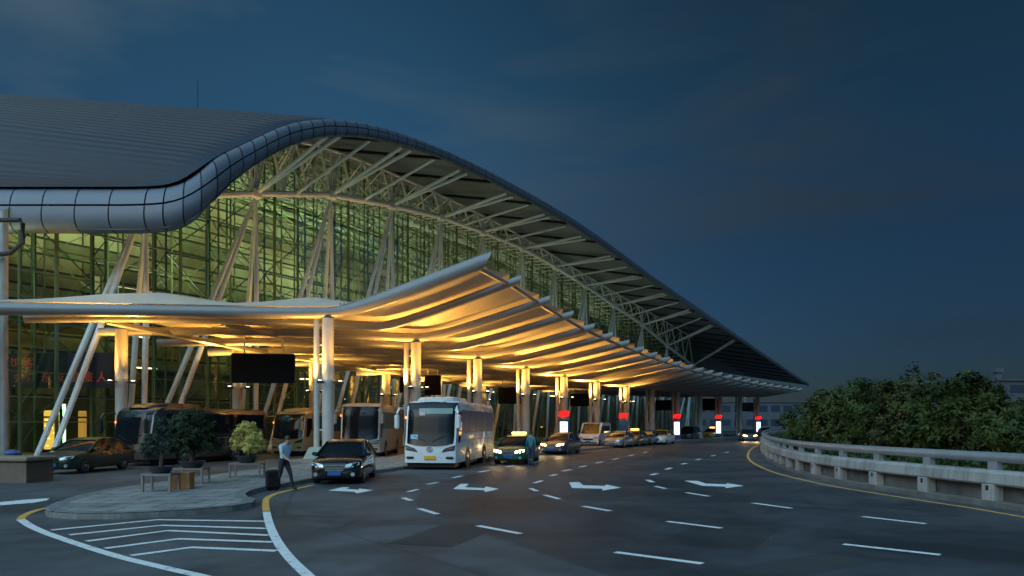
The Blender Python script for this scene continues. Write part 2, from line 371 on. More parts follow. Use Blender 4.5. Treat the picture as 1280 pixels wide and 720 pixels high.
# ------------------------------------------------------------------ ground, road, pavements
b = MB(); N = 4000; b.poly([(-N, -N, -.03), (N, -N, -.03), (N, N, -.03), (-N, N, -.03)])
kind(b.build('ground', SOIL), 'structure')
barrier_px = [(1700, 712), (1450, 667), (1280, 640), (1200, 628), (1100, 613), (1050, 604.5), (1000, 593.5), (975, 584), (958, 574), (951, 564), (953, 554), (965, 547), (990, 541.5)]
BAR = [G(*p) for p in barrier_px]; BAR[0] = (BAR[2][0]+.3, 3.0); BAR[1] = (BAR[2][0]+.15, 10.0); BAR.insert(0, (BAR[0][0]+.4, -25))
def catmull(pts, per=6):
    out = []; q = [Vector(p) for p in pts]; q = [q[0]*2-q[1]]+q+[q[-1]*2-q[-2]]
    for i in range(1, len(q)-2):
        for k in range(per):
            u = k/per; a, bb, c, d = q[i-1:i+3]
            out.append(.5*((2*bb)+(-a+c)*u+(2*a-5*bb+4*c-d)*u*u+(-a+3*bb-3*c+d)*u**3))
    out.append(q[-2]); return out
def resample(pts, step):
    pts = [Vector(p) for p in pts]; out = [pts[0]]; acc = 0
    for a, c in zip(pts, pts[1:]):
        L = (c-a).length; pos = step-acc
        while pos <= L:
            out.append(a+(c-a)*(pos/L)); pos += step
        acc = (acc+L) % step
    return out
BARC = catmull(BAR, 8)
b = MB(); b.poly([(-150, -30, 0), (BARC[0].x+.3, -30, 0)]+[(p.x+.15, p.y, 0) for p in BARC]+[(200, 400, 0), (-150, 400, 0)])
kind(b.build('road', ASPH), 'structure')
def strip(b, pts, wd, z):
    pts = [Vector((p[0], p[1])) for p in pts]; lf, rt = [], []
    for i, p in enumerate(pts):
        d = (pts[min(i+1, len(pts)-1)]-pts[max(i-1, 0)]).normalized(); nn = Vector((-d.y, d.x))*wd/2
        lf.append(p+nn); rt.append(p-nn)
    for i in range(len(pts)-1):
        b.poly([(rt[i].x, rt[i].y, z), (rt[i+1].x, rt[i+1].y, z), (lf[i+1].x, lf[i+1].y, z), (lf[i].x, lf[i].y, z)])
# resurfaced darker lanes
edge = [G(*p) for p in [(900, 760), (720, 706), (640, 678), (575, 655), (535, 640), (520, 626), (540, 609), (590, 593), (650, 580), (700, 571), (760, 563), (820, 557)]]
ec = catmull(edge, 5)
inner = [Vector((p.x-1.0, p.y)) for p in BARC if 2 < p.y < 60]
b = MB(); b.poly([(p.x, p.y, .004) for p in ec]+[(26, 62, .004)]+[(p.x, p.y, .004) for p in reversed(inner)])
kind(b.build('road_resurfacing', ASPH2), 'structure')
# lane dashes, arrows, hatching
b = MB().use(WLINE)
dashes = [((597.5,657.5),(650.6,667.5)),((769,690.6),(878,705)),((524,636),(547,643)),((729,633),(762.5,639)),((834,652),(902,660.6)),((1054,680.6),(1175.6,694)),((858,616),(886,620.6)),((941,629),(989,635.6)),((1078,646),(1157,655)),((681,619),(699,624)),((819,608),(832,611)),((663,610.6),(671,614)),((667.5,604),(678,601)),((809,600),(816,603)),((814,594),(821,592)),((688,595),(696,593)),((703,589),(714,587)),((725,584),(733,582.3)),((504,622.5),(514,626)),((510,615),(522,612)),((534,605.6),(547.5,603)),((566,597.5),(577,595)),((599,590.3),(612,588)),((632,584),(643,582)),((664,578.6),(673,577)),((694,574),(702,572.6)),((745,579),(753,577.4)),((766,574.5),(773,573)),((786,570),(792,568.6)),((804,566),(809,565)),((832,587),(839,585)),((852,580.5),(858,579)),((870,575),(876,573.6)),((889,570.3),(894,569)),((906,566),(911,565))]
for a, c in dashes: strip(b, [G(*a), G(*c)], .16 if a[1] > 600 else .2, .008)
def arrow(pp): b.poly([(*G(*p), .008) for p in pp])
arrow([(566.3,611.5),(576,605),(586,605),(581.5,609.3),(605.8,610.6),(607,608.3),(623.8,611.5),(606.3,615.3),(605.5,613)])
arrow([(711.3,603.3),(724,602.8),(729,606.8),(757,607.8),(757,605.8),(776.5,609.8),(753,613.5),(753,611.2),(715,610.2)])
arrow([(855,601),(872,601.3),(882,604.7),(908,605.7),(908,604),(930,607.5),(907,610.4),(907,608.5),(878,607.5)])
arrow([(410,613.5),(428,609.3),(437,609.1),(433,611.3),(448,612.4),(449,610.8),(466.5,613),(446,617),(443,615)])
arrow([(-20,630),(30,625),(62,623),(58,626),(40,629),(18,630.5),(-20,634)])
for pl in [[(64,663),(197,650),(331,652)],[(87,669),(202,657),(333,661)],[(108,677),(210,663.6),(336,669.5)],[(131,686),(223,674),(341,678)],[(164,695),(239.5,684.6),(346,689)]]:
    strip(b, [G(*p) for p in pl], .17, .008)
strip(b, catmull([G(*p) for p in [(26,650),(42,660),(75,673),(140,694),(200,709),(262,723),(330,738)]], 5), .17, .010)
strip(b, catmull([G(*p) for p in [(333,640),(337,656),(346,676),(362,698),(388,723),(430,760)]], 5), .17, .010)
kind(b.build('road_markings'), 'structure')
b = MB().use(YLINE)
strip(b, catmull([G(*p) for p in [(68,633.5),(45,638.5),(30,645),(25.5,650)]], 4), .16, .010)
strip(b, catmull([G(*p) for p in [(333,639),(332,630),(334,623),(345,617.5),(365,612.5),(392,606.5)]], 4), .17, .010)
yl = [Vector((p.x-.75, p.y)) for p in BARC if p.y < 26][::3]
yl += [Vector(G(*p)) for p in [(975,593),(951,584),(938,576),(935,568),(941,560),(953,554)]]
strip(b, catmull(yl, 4), .13, .010)
kind(b.build('road_edge_lines'), 'structure')

PATCH = asphalt('patch_asphalt', (.016, .017, .019), (.046, .047, .05), .62)
b = MB()
for px_, py_, wx, wy, an in ((905, 668, 1.6, 3.4, .5), (560, 668, 1.2, 2.6, .3), (760, 617, 1.8, 4.5, .45), (1010, 706, .9, 3.0, 1.0)):
    c_ = G(px_, py_); b.box((c_[0], c_[1], .0045), (wx, wy, .003), rz=-an)
kind(b.build('road_repairs', PATCH), 'structure')
# the traffic island and pavement under the canopy
front = [(59,646),(72,648),(98,649.3),(150,649),(197,647),(250,643),(290,639.3),(315,635),(319,630.5),(309,627),(306,623),(313,618.6),(328,614.5),(355,609.5),(385,603.5),(430,597),(478,591),(510,586),(550,581.5),(600,576.5),(650,571.5),(700,566.5),(740,562.5),(780,559),(820,555.6),(860,552)]
front = [G(*p) for p in front]
back = [P(T(947, 30.4)+20, 33)]+[P(T(x, 30.4), 32.2) for x in (947, 875, 815, 746, 657, 597)]+[(-7.0, 49), (-7.3, 42.6), (-10.0, 42.0), (-12.0, 41.6), (-12.2, 38)]+[G(*p) for p in [(380,583),(290,594),(187,609),(140,616),(100,625),(72,634),(57,641)]]
far = [P(T(947, 30.4)+20, 27.5)]
ring = front+far+back
b = MB().use(PAVE)
b.poly([(p[0], p[1], .14) for p in ring])
kind(b.build('traffic_island', None), 'structure')
def kerb_ring(name, ring, wd=.3, z=.142):
    b = MB(); c = Vector((sum(p[0] for p in ring)/len(ring), sum(p[1] for p in ring)/len(ring)))
    rg = [Vector(p) for p in ring]; n_ = len(rg)
    area = sum(rg[i].x*rg[(i+1) % n_].y-rg[(i+1) % n_].x*rg[i].y for i in range(n_)); sg = 1 if area > 0 else -1
    ins = []
    for i in range(n_):
        d = (rg[(i+1) % n_]-rg[i-1]).normalized(); ins.append(rg[i]+Vector((-d.y, d.x))*wd*sg)
    prof = []
    for i in range(n_):
        o = rg[i]+(rg[i]-ins[i])*.05; q = rg[i]; e = rg[i]+(ins[i]-rg[i])*.15
        prof.append([(o.x, o.y, -.01), (q.x, q.y, z-.03), (e.x, e.y, z), (ins[i].x, ins[i].y, z), (ins[i].x, ins[i].y, z-.06)])
    prof.append(prof[0]); b.rings(prof, closed=False)
    return kind(b.build(name, KERB), 'structure')
kerb_ring('island_kerb', ring)
# pavement along the terminal
ring2 = [P(-5, 41), P(150, 41), P(230, 41), P(230, 47), P(-5, 47)]
b = MB().use(PAVE); b.poly([(p[0], p[1], .14) for p in ring2]); kind(b.build('terminal_pavement'), 'structure')
kerb_ring('terminal_kerb', ring2)

# ------------------------------------------------------------------ terminal building
DE, DN, DG = 34.8, 43.5, 45.6
term = thing('terminal_building', 'huge airport terminal with wave shaped metal roof and green lit glass front', 'terminal')
top_tab = [(-200,232),(0,232),(100,232),(165,232),(200,231),(222,228),(240,219),(255,208),(270,197),(285,188),(300,182),(320,173),(340,163),(360,154),(380,150),(413,147),(440,149),(466,153),(500,164),(535,177),(570,192),(600,206),(650,233),(700,261),(740,287),(778,315),(817,345),(855,371),(894,397),(933,426),(972,452),(1011,479),(1030,492)]
bot_tab = [(-200,290),(0,290),(100,290),(165,290),(200,288.5),(222,285),(240,277),(255,266),(270,250),(285,233),(300,221),(320,207),(340,195),(360,184),(380,177),(413,170),(440,169),(466,172),(500,181),(535,190),(570,204),(600,219),(650,245),(700,272),(740,297),(778,324),(817,353),(855,379),(894,405),(933,433),(972,458),(1011,484),(1030,497)]
AX = Vector((-.97, .24)).normalized()
I0 = Vector(P(T(235, DE), DE))
line1 = lambda s: I0+AX*s
E = []                                                        # eave plan curve
for s_ in np.linspace(34, 3.5, 60): E.append(line1(s_))
c0, c2 = line1(3.5), Vector(P(T(272, DE), DE))
for u in np.linspace(0, 1, 24)[1:]: E.append(c0*(1-u)**2+I0*2*u*(1-u)+c2*u*u)
for t_ in np.arange(T(272, DE)+.3, T(1011, DE), .35): E.append(Vector(P(t_, DE)))
def eave_z(p, which, w_):
    x = PX(p); return (HZ-smooth(which, x, w_))*p.y/F+CAMH
E3 = []
for p in E:
    x = PX(p); w_ = 14 if x < 420 else 30
    E3.append((p, eave_z(p, top_tab, w_), eave_z(p, bot_tab, w_)))
# resample panels: long on the side, short on the arch
cum = [0]
for a, c in zip(E3, E3[1:]): cum.append(cum[-1]+math.sqrt((c[0]-a[0]).length_squared+(c[1]-a[1])**2))
ax_ = [e[0].x for e in E3]; ay = [e[0].y for e in E3]; at_ = [e[1] for e in E3]; ab = [e[2] for e in E3]
def eave_at(s_):
    return Vector((np.interp(s_, cum, ax_), np.interp(s_, cum, ay))), float(np.interp(s_, cum, at_)), float(np.interp(s_, cum, ab))
s_corner = cum[59]
prof = [(0, -.75), (.03, -.35), (.10, -.08), (.22, .12), (.34, .22), (.42, .26), (.435, .15), (.45, .15), (.465, .29), (.6, .34), (.74, .33), (.86, .2), (.95, -.05), (1, -.4)]
def fascia_ring(s_, off=0.):
    p, zt, zb = eave_at(s_); q, *_ = eave_at(s_+.3); r_, *_ = eave_at(s_-.3)
    d = (q-r_).normalized(); nn = Vector((d.y, -d.x))
    h = zt-zb; sc = min(1, h/2.0)*.72
    return [(p.x+nn.x*(o*sc+off), p.y+nn.y*(o*sc+off), zt-v*h) for v, o in prof]
b = MB(); s_ = 0.; panels = []
while s_ < cum[-1]-.8:
    L = 2.25 if s_ < s_corner-.5 else (1.05 if s_ < s_corner+70 else 1.5)
    panels.append((s_, min(s_+L, cum[-1]-.3))); s_ += L
bd = MB()
for a, c in panels:
    g = .042
    if c-a < .2: continue
    k = 3 if c-a > 1.2 else 2
    rr = [fascia_ring(a+g+(c-a-2*g)*i/k) for i in range(k+1)]
    lo = [i for i, q in enumerate(prof) if q[0] <= .43]; hi = [i for i, q in enumerate(prof) if q[0] >= .46]
    b.rings([[r_[i] for i in lo] for r_ in rr], closed=False); b.rings([[r_[i] for i in hi] for r_ in rr], closed=False)
fas = b.build('fascia', FASC, term, smooth=True, angle=35)
b = MB(); b.rings([fascia_ring(s_, -.07) for s_ in np.arange(0, cum[-1]-.3, .5)], closed=False)
b.build('fascia_backing', DARK, fas)
# roof sheets with standing seams, swept along the barrel axis
def rise(s_):
    x = PX(eave_at(s_)[0]); return interp([(165, .078), (225, .15), (290, .20), (350, .185), (410, .167)], x)
def roof_pt(s_, r_, dz=0.):
    p, zt, zb = eave_at(s_); q = p+AX*(r_+.5)
    return (q.x, q.y, zt-.02+rise(s_)*r_+dz)
rings = []
s_ = s_corner; SE = .50
while s_ < cum[-1]-.5:
    for ds, dz in ((0, 0), (.34, 0), (.37, .13), (.47, .13)):
        rings.append([roof_pt(s_+ds, r_, dz if r_ > 1 else 0) for r_ in (-.22, .3, 1.6, 6, 12, 20, 28, 36, 45)])
    s_ += SE
b = MB(); b.rings(rings, closed=False); roof = b.build('roof', ROOFM, term, flip=True)
# soffit under the eave
def soff_z(s_, r_):
    p, zt, zb = eave_at(s_); return zb+.12+rise(s_)*max(0, r_)
b = MB(); b.rings([[tuple(eave_at(s_)[0]+AX*r_)+(soff_z(s_, r_),) for r_ in (-.1, 3, 8, 16, 28, 44)] for s_ in np.arange(s_corner-1, cum[-1]-.4, 1.5)], closed=False)
soff = b.build('soffit', SOFF, term)
# helper: soffit height above a facade point (t, D)
ts_eave = [(s_, eave_at(s_)[0]) for s_ in np.arange(s_corner, cum[-1], .5)]
det = AX.x*cs-AX.y*sn
def soff_at(t, D):
    q = Vector(P(t, D))
    # q = e + AX*r with e on the eave: solve for r using distance to the eave line
    en = Vector((cs, -sn)); r_ = (D-DE)/(-(AX.dot(en)))
    e = q-AX*r_; te = e.x*sn+e.y*cs
    i = min(range(len(ts_eave)), key=lambda k: abs(ts_eave[k][1].x*sn+ts_eave[k][1].y*cs-te))
    return soff_z(ts_eave[i][0], r_)
# soffit purlins
b = MB().use(DARK)
for s_ in np.arange(s_corner+6, cum[-1]-1, 7.2):
    pts = [tuple(eave_at(s_)[0]+AX*r_)+(soff_z(s_, r_)-.10,) for r_ in (.3, 4, 9, 14)]
    b.sweep(pts, .16, 4)
b.build('soffit_beam', mat('beam_grey', (.30, .305, .31), .5), soff)
# nodes of the arch chord
nodes_px = [(60,262),(183,247),(320,242),(414,243.5),(490,257),(552,271.5),(604,290),(654,310.5),(694,333),(732,357),(768,382),(803,406),(834,432.5),(866,457)]
nodes = [(T(x, DN), Z(x, y, DN)) for x, y in nodes_px]
def pt(t, D, z): q = P(t, D); return (q[0], q[1], z)
# main chord, web and bracing
b = MB()
b.sweep([pt(t, DN, z) for t, z in nodes], .23, 8)
b.build('chord', STEEL, term, smooth=True)
fine = []
for (a, za), (c, zc) in zip(nodes, nodes[1:]):
    for k in range(6): fine.append((a+(c-a)*k/6, za+(zc-za)*k/6))
fine.append(nodes[-1])
for D0, dz0, rr in ((DN, 0, .105), (DN+3.6, .6, .08), (DN+7.4, 1.2, .07)):
    b = MB(); up = []; lo = []
    for t, z in fine:
        zt = soff_at(t, D0)-.3; up.append((t, zt)); lo.append((t, min(z+dz0, zt-.45)))
    b.sweep([pt(t, D0, z) for t, z in up], rr*1.2, 6)
    if D0 > DN: b.sweep([pt(t, D0, z) for t, z in lo], rr*1.2, 6)
    for i in range(len(fine)-1):
        (t0, z0), (t1, z1) = lo[i], lo[i+1]
        if i % 2 == 0: b.tube(pt(t0, D0, z0), pt(up[i+1][0], D0, up[i+1][1]), rr, 6)
        else: b.tube(pt(up[i][0], D0, up[i][1]), pt(t1, D0, z1), rr, 6)
        if i % 6 == 0: b.tube(pt(t0, D0, z0), pt(up[i][0], D0, up[i][1]), rr*1.1, 6)
        if D0 > DN:
            pD = DN if D0 < DN+5 else DN+3.6; zp = soff_at(t0, pD)-.3; zl = min(fine[i][1], zp-.45)
            b.tube(pt(t0, pD, zl), pt(lo[i+1][0], D0, lo[i+1][1]), rr*.8, 5)
            if i % 2 == 0: b.tube(pt(t0, pD, zl), pt(t0, D0, up[i][1]), rr*.9, 5)
            else: b.tube(pt(t0, pD, zp), pt(t0, D0, z0), rr*.8, 5)
    b.build('roof_truss', STEEL, term, smooth=True)
# eave struts out to the edge
for i, (t, z) in enumerate(nodes):
    if i < 2: continue
    b = MB()
    for dt in (-.55, .55):
        tt = t+.2+dt
        b.tube(pt(t, DN, z), pt(tt, DE+.9, min(soff_at(tt, DE+.9), soff_at(tt, DE+1.5))-.1), .145, 8)
    b.build('eave_strut', STEEL, term, smooth=True)
    if i in (2, 3, 5, 6, 8, 9, 10, 11):
        t1, z1 = nodes[i+1]; tm, zm = (t+t1)/2, (z+z1)/2
        b = MB(); b.tube(pt(tm, DN, zm), pt(tm, DE+.9, soff_at(tm, DE+.9)-.1), .12, 8); b.build('eave_strut', STEEL, term, smooth=True)
# bundled roof supports
for i, (t, z) in enumerate(nodes[1:], 1):
    b = MB(); tp = nodes[i-1][0]+.5; 
    if i == 1: tp = T(54, DN)
    if i > 8: tp = t-7.5
    for dD in (-.85, .85):
        b.sweep([pt(t, DN, z-.1), pt(t*.5+tp*.5-.0, DN+dD*.6, z*.5), pt(tp, DN+dD, .14)], [.09, .185, .15], 8)
        b.sweep([pt(t, DN, z-.1), pt(t-.35, DN+dD*.6, z*.5), pt(t-.7, DN+dD, .14)], [.09, .185, .15], 8)
    b.lathe([(.05, .5), (.42, .3), (.45, 0), (.42, -.3), (.05, -.5)], pt(t, DN, z), 10)
    b.build('roof_strut', STEEL, term, smooth=True)
# glass wall and its green steel frame
tg = np.arange(6, nodes[-1][0]+14, 2.0)
def gtop(t): return max(3.5, soff_at(t, DG)-.15)
b = MB(); b.rings([[pt(t, DG, .1), pt(t, DG, gtop(t))] for t in tg], closed=False)
gl = b.build('facade_glass', FGLASS, term)
b = MB(); bs = MB()
for k, t in enumerate(tg):
    b.box(pt(t, DG-.08, gtop(t)/2), ((.045, .12, gtop(t)) if k % 4 else (.10, .2, gtop(t))), rz=-TH)
zz = 2.2
while zz < 24:
    run = []
    for t in tg:
        if gtop(t) > zz: run.append(pt(t, DG-.06, zz))
        else:
            if len(run) > 1: bs.sweep(run, .045, 4)
            run = []
    if len(run) > 1: bs.sweep(run, .045, 4)
    zz += 1.45
b.build('mullion', GSTEEL, gl); bs.build('transom', GSTEEL, gl)
# interior lattice behind the glass
random.seed(3)
for D0, st, sc in ((DG+1.6, 4.2, 1.), (DG+9, 5.2, .8)):
    b = MB(); tt = np.arange(4, nodes[-1][0]+10, st)
    for j, t in enumerate(tt):
        zt = soff_at(t, D0)-.3
        if zt < 3: continue
        b.tube(pt(t, D0, .1), pt(t, D0, zt), .11*sc, 5); b.tube(pt(t+.8, D0, .1), pt(t+.8, D0, zt), .08*sc, 5)
        z = .8; q = 0
        while z < zt-1.6:
            b.tube(pt(t+.8*(q % 2), D0, z), pt(t+.8*((q+1) % 2), D0, z+1.2), .04*sc, 4); z += 1.2; q += 1
        z = 2.5; q = j
        while z < zt-2.5:
            b.tube(pt(t+.8, D0, z), pt(t+st, D0, z), .075*sc, 4)
            b.tube(pt(t+.8, D0, z+(2.9 if q % 2 else 0)), pt(t+st, D0, z+(0 if q % 2 else 2.9)), .05*sc, 4)
            z += 2.9; q += 1
    b.build('interior_lattice', GSTEEL, term)
def interior_wall():
    m, n, l, b = nt('interior_wall')
    tc = n.new('ShaderNodeTexCoord'); mp = n.new('ShaderNodeMapping'); mp.inputs['Rotation'].default_value = (R(90), 0, 0)
    uv = n.new('ShaderNodeCombineXYZ'); sp = n.new('ShaderNodeSeparateXYZ'); l.new(tc.outputs['Object'], sp.inputs[0])
    ad = n.new('ShaderNodeMath'); ad.operation = 'ADD'; l.new(sp.outputs['X'], ad.inputs[0]); l.new(sp.outputs['Y'], ad.inputs[1])
    l.new(ad.outputs[0], uv.inputs['X']); l.new(sp.outputs['Z'], uv.inputs['Y'])
    br = n.new('ShaderNodeTexBrick'); br.inputs['Scale'].default_value = 1; br.inputs['Brick Width'].default_value = 9.5; br.inputs['Row Height'].default_value = 1.5; br.inputs['Mortar Size'].default_value = .12; br.inputs['Bias'].default_value = -.1
    br.inputs['Color1'].default_value = (.50, .48, .36, 1); br.inputs['Color2'].default_value = (.10, .12, .06, 1); br.inputs['Mortar'].default_value = (.03, .035, .025, 1)
    nz = n.new('ShaderNodeTexNoise'); nz.inputs['Scale'].default_value = .22; nz.inputs['Detail'].default_value = 3
    l.new(uv.outputs[0], br.inputs['Vector']); l.new(uv.outputs[0], nz.inputs['Vector'])
    rp = n.new('ShaderNodeValToRGB'); e = rp.color_ramp.elements; e[0].position = .38; e[0].color = (.55, .26, .12, 1); e[1].position = .62; e[1].color = (1, 1, 1, 1)
    l.new(nz.outputs['Fac'], rp.inputs['Fac'])
    mx = n.new('ShaderNodeMix'); mx.data_type = 'RGBA'; mx.blend_type = 'MULTIPLY'; mx.inputs['Factor'].default_value = .6
    l.new(br.outputs['Color'], mx.inputs['A']); l.new(rp.outputs['Color'], mx.inputs['B']); l.new(mx.outputs['Result'], b.inputs['Base Color']); b.inputs['Roughness'].default_value = .7
    return m
INW = interior_wall()
INF = mat('interior_floor', (.30, .29, .25), .35, var=.2, scale=.6)
DKW = mat('shop_front', (.05, .048, .042), .35, var=.5, scale=.35)
b = MB().use(INF)
b.rings([[pt(t, DG+.3, .12), pt(t, 86, .12)] for t in (2, 160)], closed=False)
b.build('interior_floor', None, term)
b = MB().use(INW)
for t in np.arange(6, 150, 8.):
    b.box(pt(t+4, DG+15, 7.2), (.35, 30, 7.9), rz=math.pi/2-TH+math.pi/2) if False else None
# upper deck and its back wall, stepped storeys
e0 = Vector((sn, cs)); rz_f = math.pi/2-TH
b.rings([[pt(t, 73, .1), pt(t, 73, max(4, soff_at(t, 73)))] for t in np.arange(-12, 170, 3.)], closed=False)
b.rings([[pt(-3, D_, .1), pt(-3, D_, max(4, soff_at(-3, D_)))] for D_ in np.arange(DG+.4, 74, 3.)], closed=False)
b.box((*P(80, 61), 6.5), (160, 18, .6), rz=rz_f)
b.box((*P(80, 64), 10.6), (160, 11, .5), rz=rz_f)
for t in np.arange(8, 150, 11): b.box((*P(t, 56.5), 10), (.9, .9, 7), rz=rz_f)
b.build('interior_storey', None, term)
b = MB()
for D_ in np.arange(DG+3, 73, 3.4):
    pts = [pt(t, D_, soff_at(t, D_)-.55) for t in np.arange(0, 150, 4.) if soff_at(t, D_) > 4]
    b.sweep(pts, .14, 4)
    for i in range(len(pts)-1):
        q0, q1 = Vector(pts[i]), Vector(pts[i+1]); b.tube(q0+Vector((0, 0, -1.2)), q1, .06, 4)
        if i % 2: b.tube(q0, q1+Vector((0, 0, -1.2)), .06, 4)
    b.sweep([Vector(p)+Vector((0, 0, -1.2)) for p in pts], .10, 4)
b.build('ceiling_beam', mat('pale_green_steel', (.34, .42, .26), .5), term)
b = MB().use(DKW)
b.box((*P(78, 54), 3.2), (156, .5, 6.0), rz=rz_f)
for t in np.arange(10, 150, 6.3):
    b.use(mat('shop_pier', (.16, .14, .11), .5, var=.3)); b.box((*P(t, 53.6), 3.2), (.7, .35, 6.0), rz=rz_f)
    b.use(mat('shop_panel', (.11, .09, .06), .3, var=.5, scale=.9)); b.box((*P(t+3, 53.62), 4.6), (4.6, .2, .9), rz=rz_f)
b.build('shop_front', None, term)
LUM = emis('luminaire', (1, .9, .6), 6)
random.seed(5)
for t in np.arange(9, 140, 7.4):
    for D0 in (50, 57, 65):
        if random.random() < .75: b = MB(); b.box((*P(t+random.uniform(-1, 1), D0), 6.12 if D0 < 60 else 10.2), (1.6, .14, .05), rz=rz_f); b.build('ceiling_light', LUM, term)
for t, pw, c_ in ((12, 1300, (1, .80, .38)), (24, 700, (1, .84, .42)), (36, 2300, (.93, 1, .6)), (48, 1100, (.95, 1, .62)), (62, 2500, (.90, 1, .66)), (76, 900, (.95, 1, .6)), (92, 1700, (1, .92, .5)), (110, 700, (1, .92, .5))):
    lamp('hall_uplight_and_fill', 'AREA', (*P(t, 62), 10.95), pw, c_, target=(*P(t, 70), 34), size=5).data.spread = R(100)
for t in (16, 30, 44, 60, 78, 98):  # extra row added as fill to brighten the eave soffit and trusses
    lamp('hall_uplight_and_fill', 'AREA', (*P(t, 51.5), 10.2), 420, (1, .98, .84), target=(*P(t, 47.5), 24), size=4)
for t in (18, 36, 54, 74, 98):
    lamp('hall_downlight', 'AREA', (*P(t, 50.5), 15.5 if t < 60 else 12), 260, (1, .86, .42), target=(*P(t, 62), 4), size=3)
for t in (14, 26, 40, 58, 80):
    lamp('shop_downlight', 'AREA', (*P(t, 49.5), 6.0), 45, (1, .8, .45), target=(*P(t, 50), 0), size=2)
# roof mast
b = MB(); q = eave_at(s_corner+34)[0]; 
b.sweep([(-28.6, 65.5, 27), (-28.6, 65.5, 33.4)], [.05, .03], 6); tag(b.build('antenna_mast', DARK), 'thin dark antenna mast standing above the roof ridge', 'antenna')

# ------------------------------------------------------------------ kerbside canopy
DC, DT, DL = 30.4, 24.4, 42.3
cols_px = [410, 520, 597, 657, 705, 746, 783, 815, 847, 875, 900, 925, 947]
tc_ = [T(x, DC) for x in cols_px]
und = [(-100,398),(410,398),(520,428),(597,449),(657,461),(705,471),(746,478),(783,484),(815,487),(847,490),(875,493),(925,495.5),(947,497),(1000,499)]
tip = [(560,318),(608,325),(654,351),(681,371),(710,389),(729,402),(752,413.5),(770,421.5),(791,431),(820,443),(850,454),(880,462.5),(920,472),(960,480.5),(1005,487),(1040,492)]
SK = (T(608, DT)-T(410, DC))
rib_t = []
for a, c in zip(tc_, tc_[1:]): rib_t += [a, (a+c)/2]
rib_t.append(tc_[-1])
while PX(P(rib_t[-1]+SK, DT)) < 999: rib_t.append(rib_t[-1]+6.5)
can = thing('kerbside_canopy', 'cream membrane canopy on curved white tube ribs glowing warm over the kerb', 'canopy')
def rib_path(tc0, k):
    r_ = .48 if k == 0 else .29
    zf = (HZ-interp(und, PX(P(tc0, DC))))*depth(tc0, DC)/F+CAMH+r_
    tt = tc0+SK; zt = (HZ-smooth(tip, PX(P(tt, DT)), 8))*depth(tt, DT)/F+CAMH+(0 if k == 0 else -.05)
    pts = []
    dl = 44.5 if k == 0 else DL
    for D_ in np.linspace(dl, DC, 11)[:-1]:
        u = (D_-DC)/(DL-DC)
        pts.append((tc0-SK/(DC-DT)*(D_-DC), D_, zf-.35*u*u+(.12*math.sin(u*math.pi))))
    for u in np.linspace(0, 1, 15):
        g_ = u*u/(u+.16)*1.16
        pts.append((tc0+SK*u, DC-(DC-DT)*u, zf+(zt-zf)*g_))
    if k == 0:
        for i in range(11):
            t_, D_, z_ = pts[i]; x_ = PX(P(t_, D_)); pts[i] = (t_, D_, (HZ-interp([(-200, 384), (0, 386), (200, 389), (390, 392), (420, 391)], x_))*depth(t_, D_)/F+CAMH)
        z1 = pts[10][2]
        for i in range(11, 25):
            u = (i-10)/14; t_, D_, z_ = pts[i]; g_ = u*u/(u+.16)*1.16; pts[i] = (t_, D_, z1+(zt-z1)*g_)
    return pts, r_
ribs = [rib_path(t, k) for k, t in enumerate(rib_t)]
for k, (pts, r_) in enumerate(ribs):
    b = MB(); b.sweep([pt(t, D_, z) for t, D_, z in pts], ([.33]*11+[.33+.13*min(1, i/6) for i in range(12)] if k == 0 else [r_*(.85 if i < 4 else 1) for i in range(len(pts)-2)])+[r_*.96, r_*.9], 12 if k < 8 else 8, shear=1.2 if k == 0 else .75)
    if k == 0:   # clamping studs along the top of the end tube
        for i in range(11, len(pts)-1):
            for q in (0, .33, .66):
                a = Vector(pts[i]).lerp(Vector(pts[i+1]), q)
                b.box((*P(a.x, a.y), a.z+.44), (.06, .06, .14))
    b.build('rib', RIBM, can, smooth=True)
for k in range(len(ribs)-1):
    pa, ra = ribs[k]; pb, rb = ribs[k+1]; pa = pa[-24:]; pb = pb[-24:]; rings = []
    for i in range(23):
        ring = []
        u = i/22
        for v in np.linspace(0, 1, 9):
            A, B_ = Vector(pa[i]), Vector(pb[i]); q = A.lerp(B_, v); q.z = (A.z+(ra+.3 if k else ra*.8))*(1-v)+(B_.z+rb+.3)*v
            bul = 4*v*(1-v)
            q.z += bul*(.62*math.exp(-((u-.17)/.07)**2)+.66*math.exp(-((u-.37)/.06)**2)+.12-.28*max(0, u-.45))
            if i > 15:   # scalloped outer edge
                back_ = bul*.9*((i-15)/7)**2
                A2, B2 = Vector(pa[max(0, i-2)]), Vector(pb[max(0, i-2)]); q2 = A2.lerp(B2, v)
                q.x += (q2.x-A.lerp(B_, v).x)*back_*.6; q.y += (q2.y-A.lerp(B_, v).y)*back_*.6
            ring.append(pt(q.x, q.y, q.z))
        rings.append(ring)
    b = MB(); b.rings(rings, closed=False); b.build('membrane', MEMB, can, smooth=True, angle=80)
b = MB(); b.sweep([pt(p[-2][0], p[-2][1], p[-2][2]-r_*.3) for p, r_ in ribs], .13, 8); b.build('edge_tube', RIBM, can, smooth=True)
b = MB()
for D_, dz in ((36, -.2), (39.8, -.2)):
    b.sweep([pt(p[0]-SK/(DC-DT)*0, D_, 0) for p in []] or [pt(np.interp(-D_, [-q[1] for q in p], [q[0] for q in p]), D_, np.interp(-D_, [-q[1] for q in p], [q[2] for q in p])+dz) for p, r_ in ribs[1:]], .16, 6)
b.build('cross_beam', RIBM, can, smooth=True)

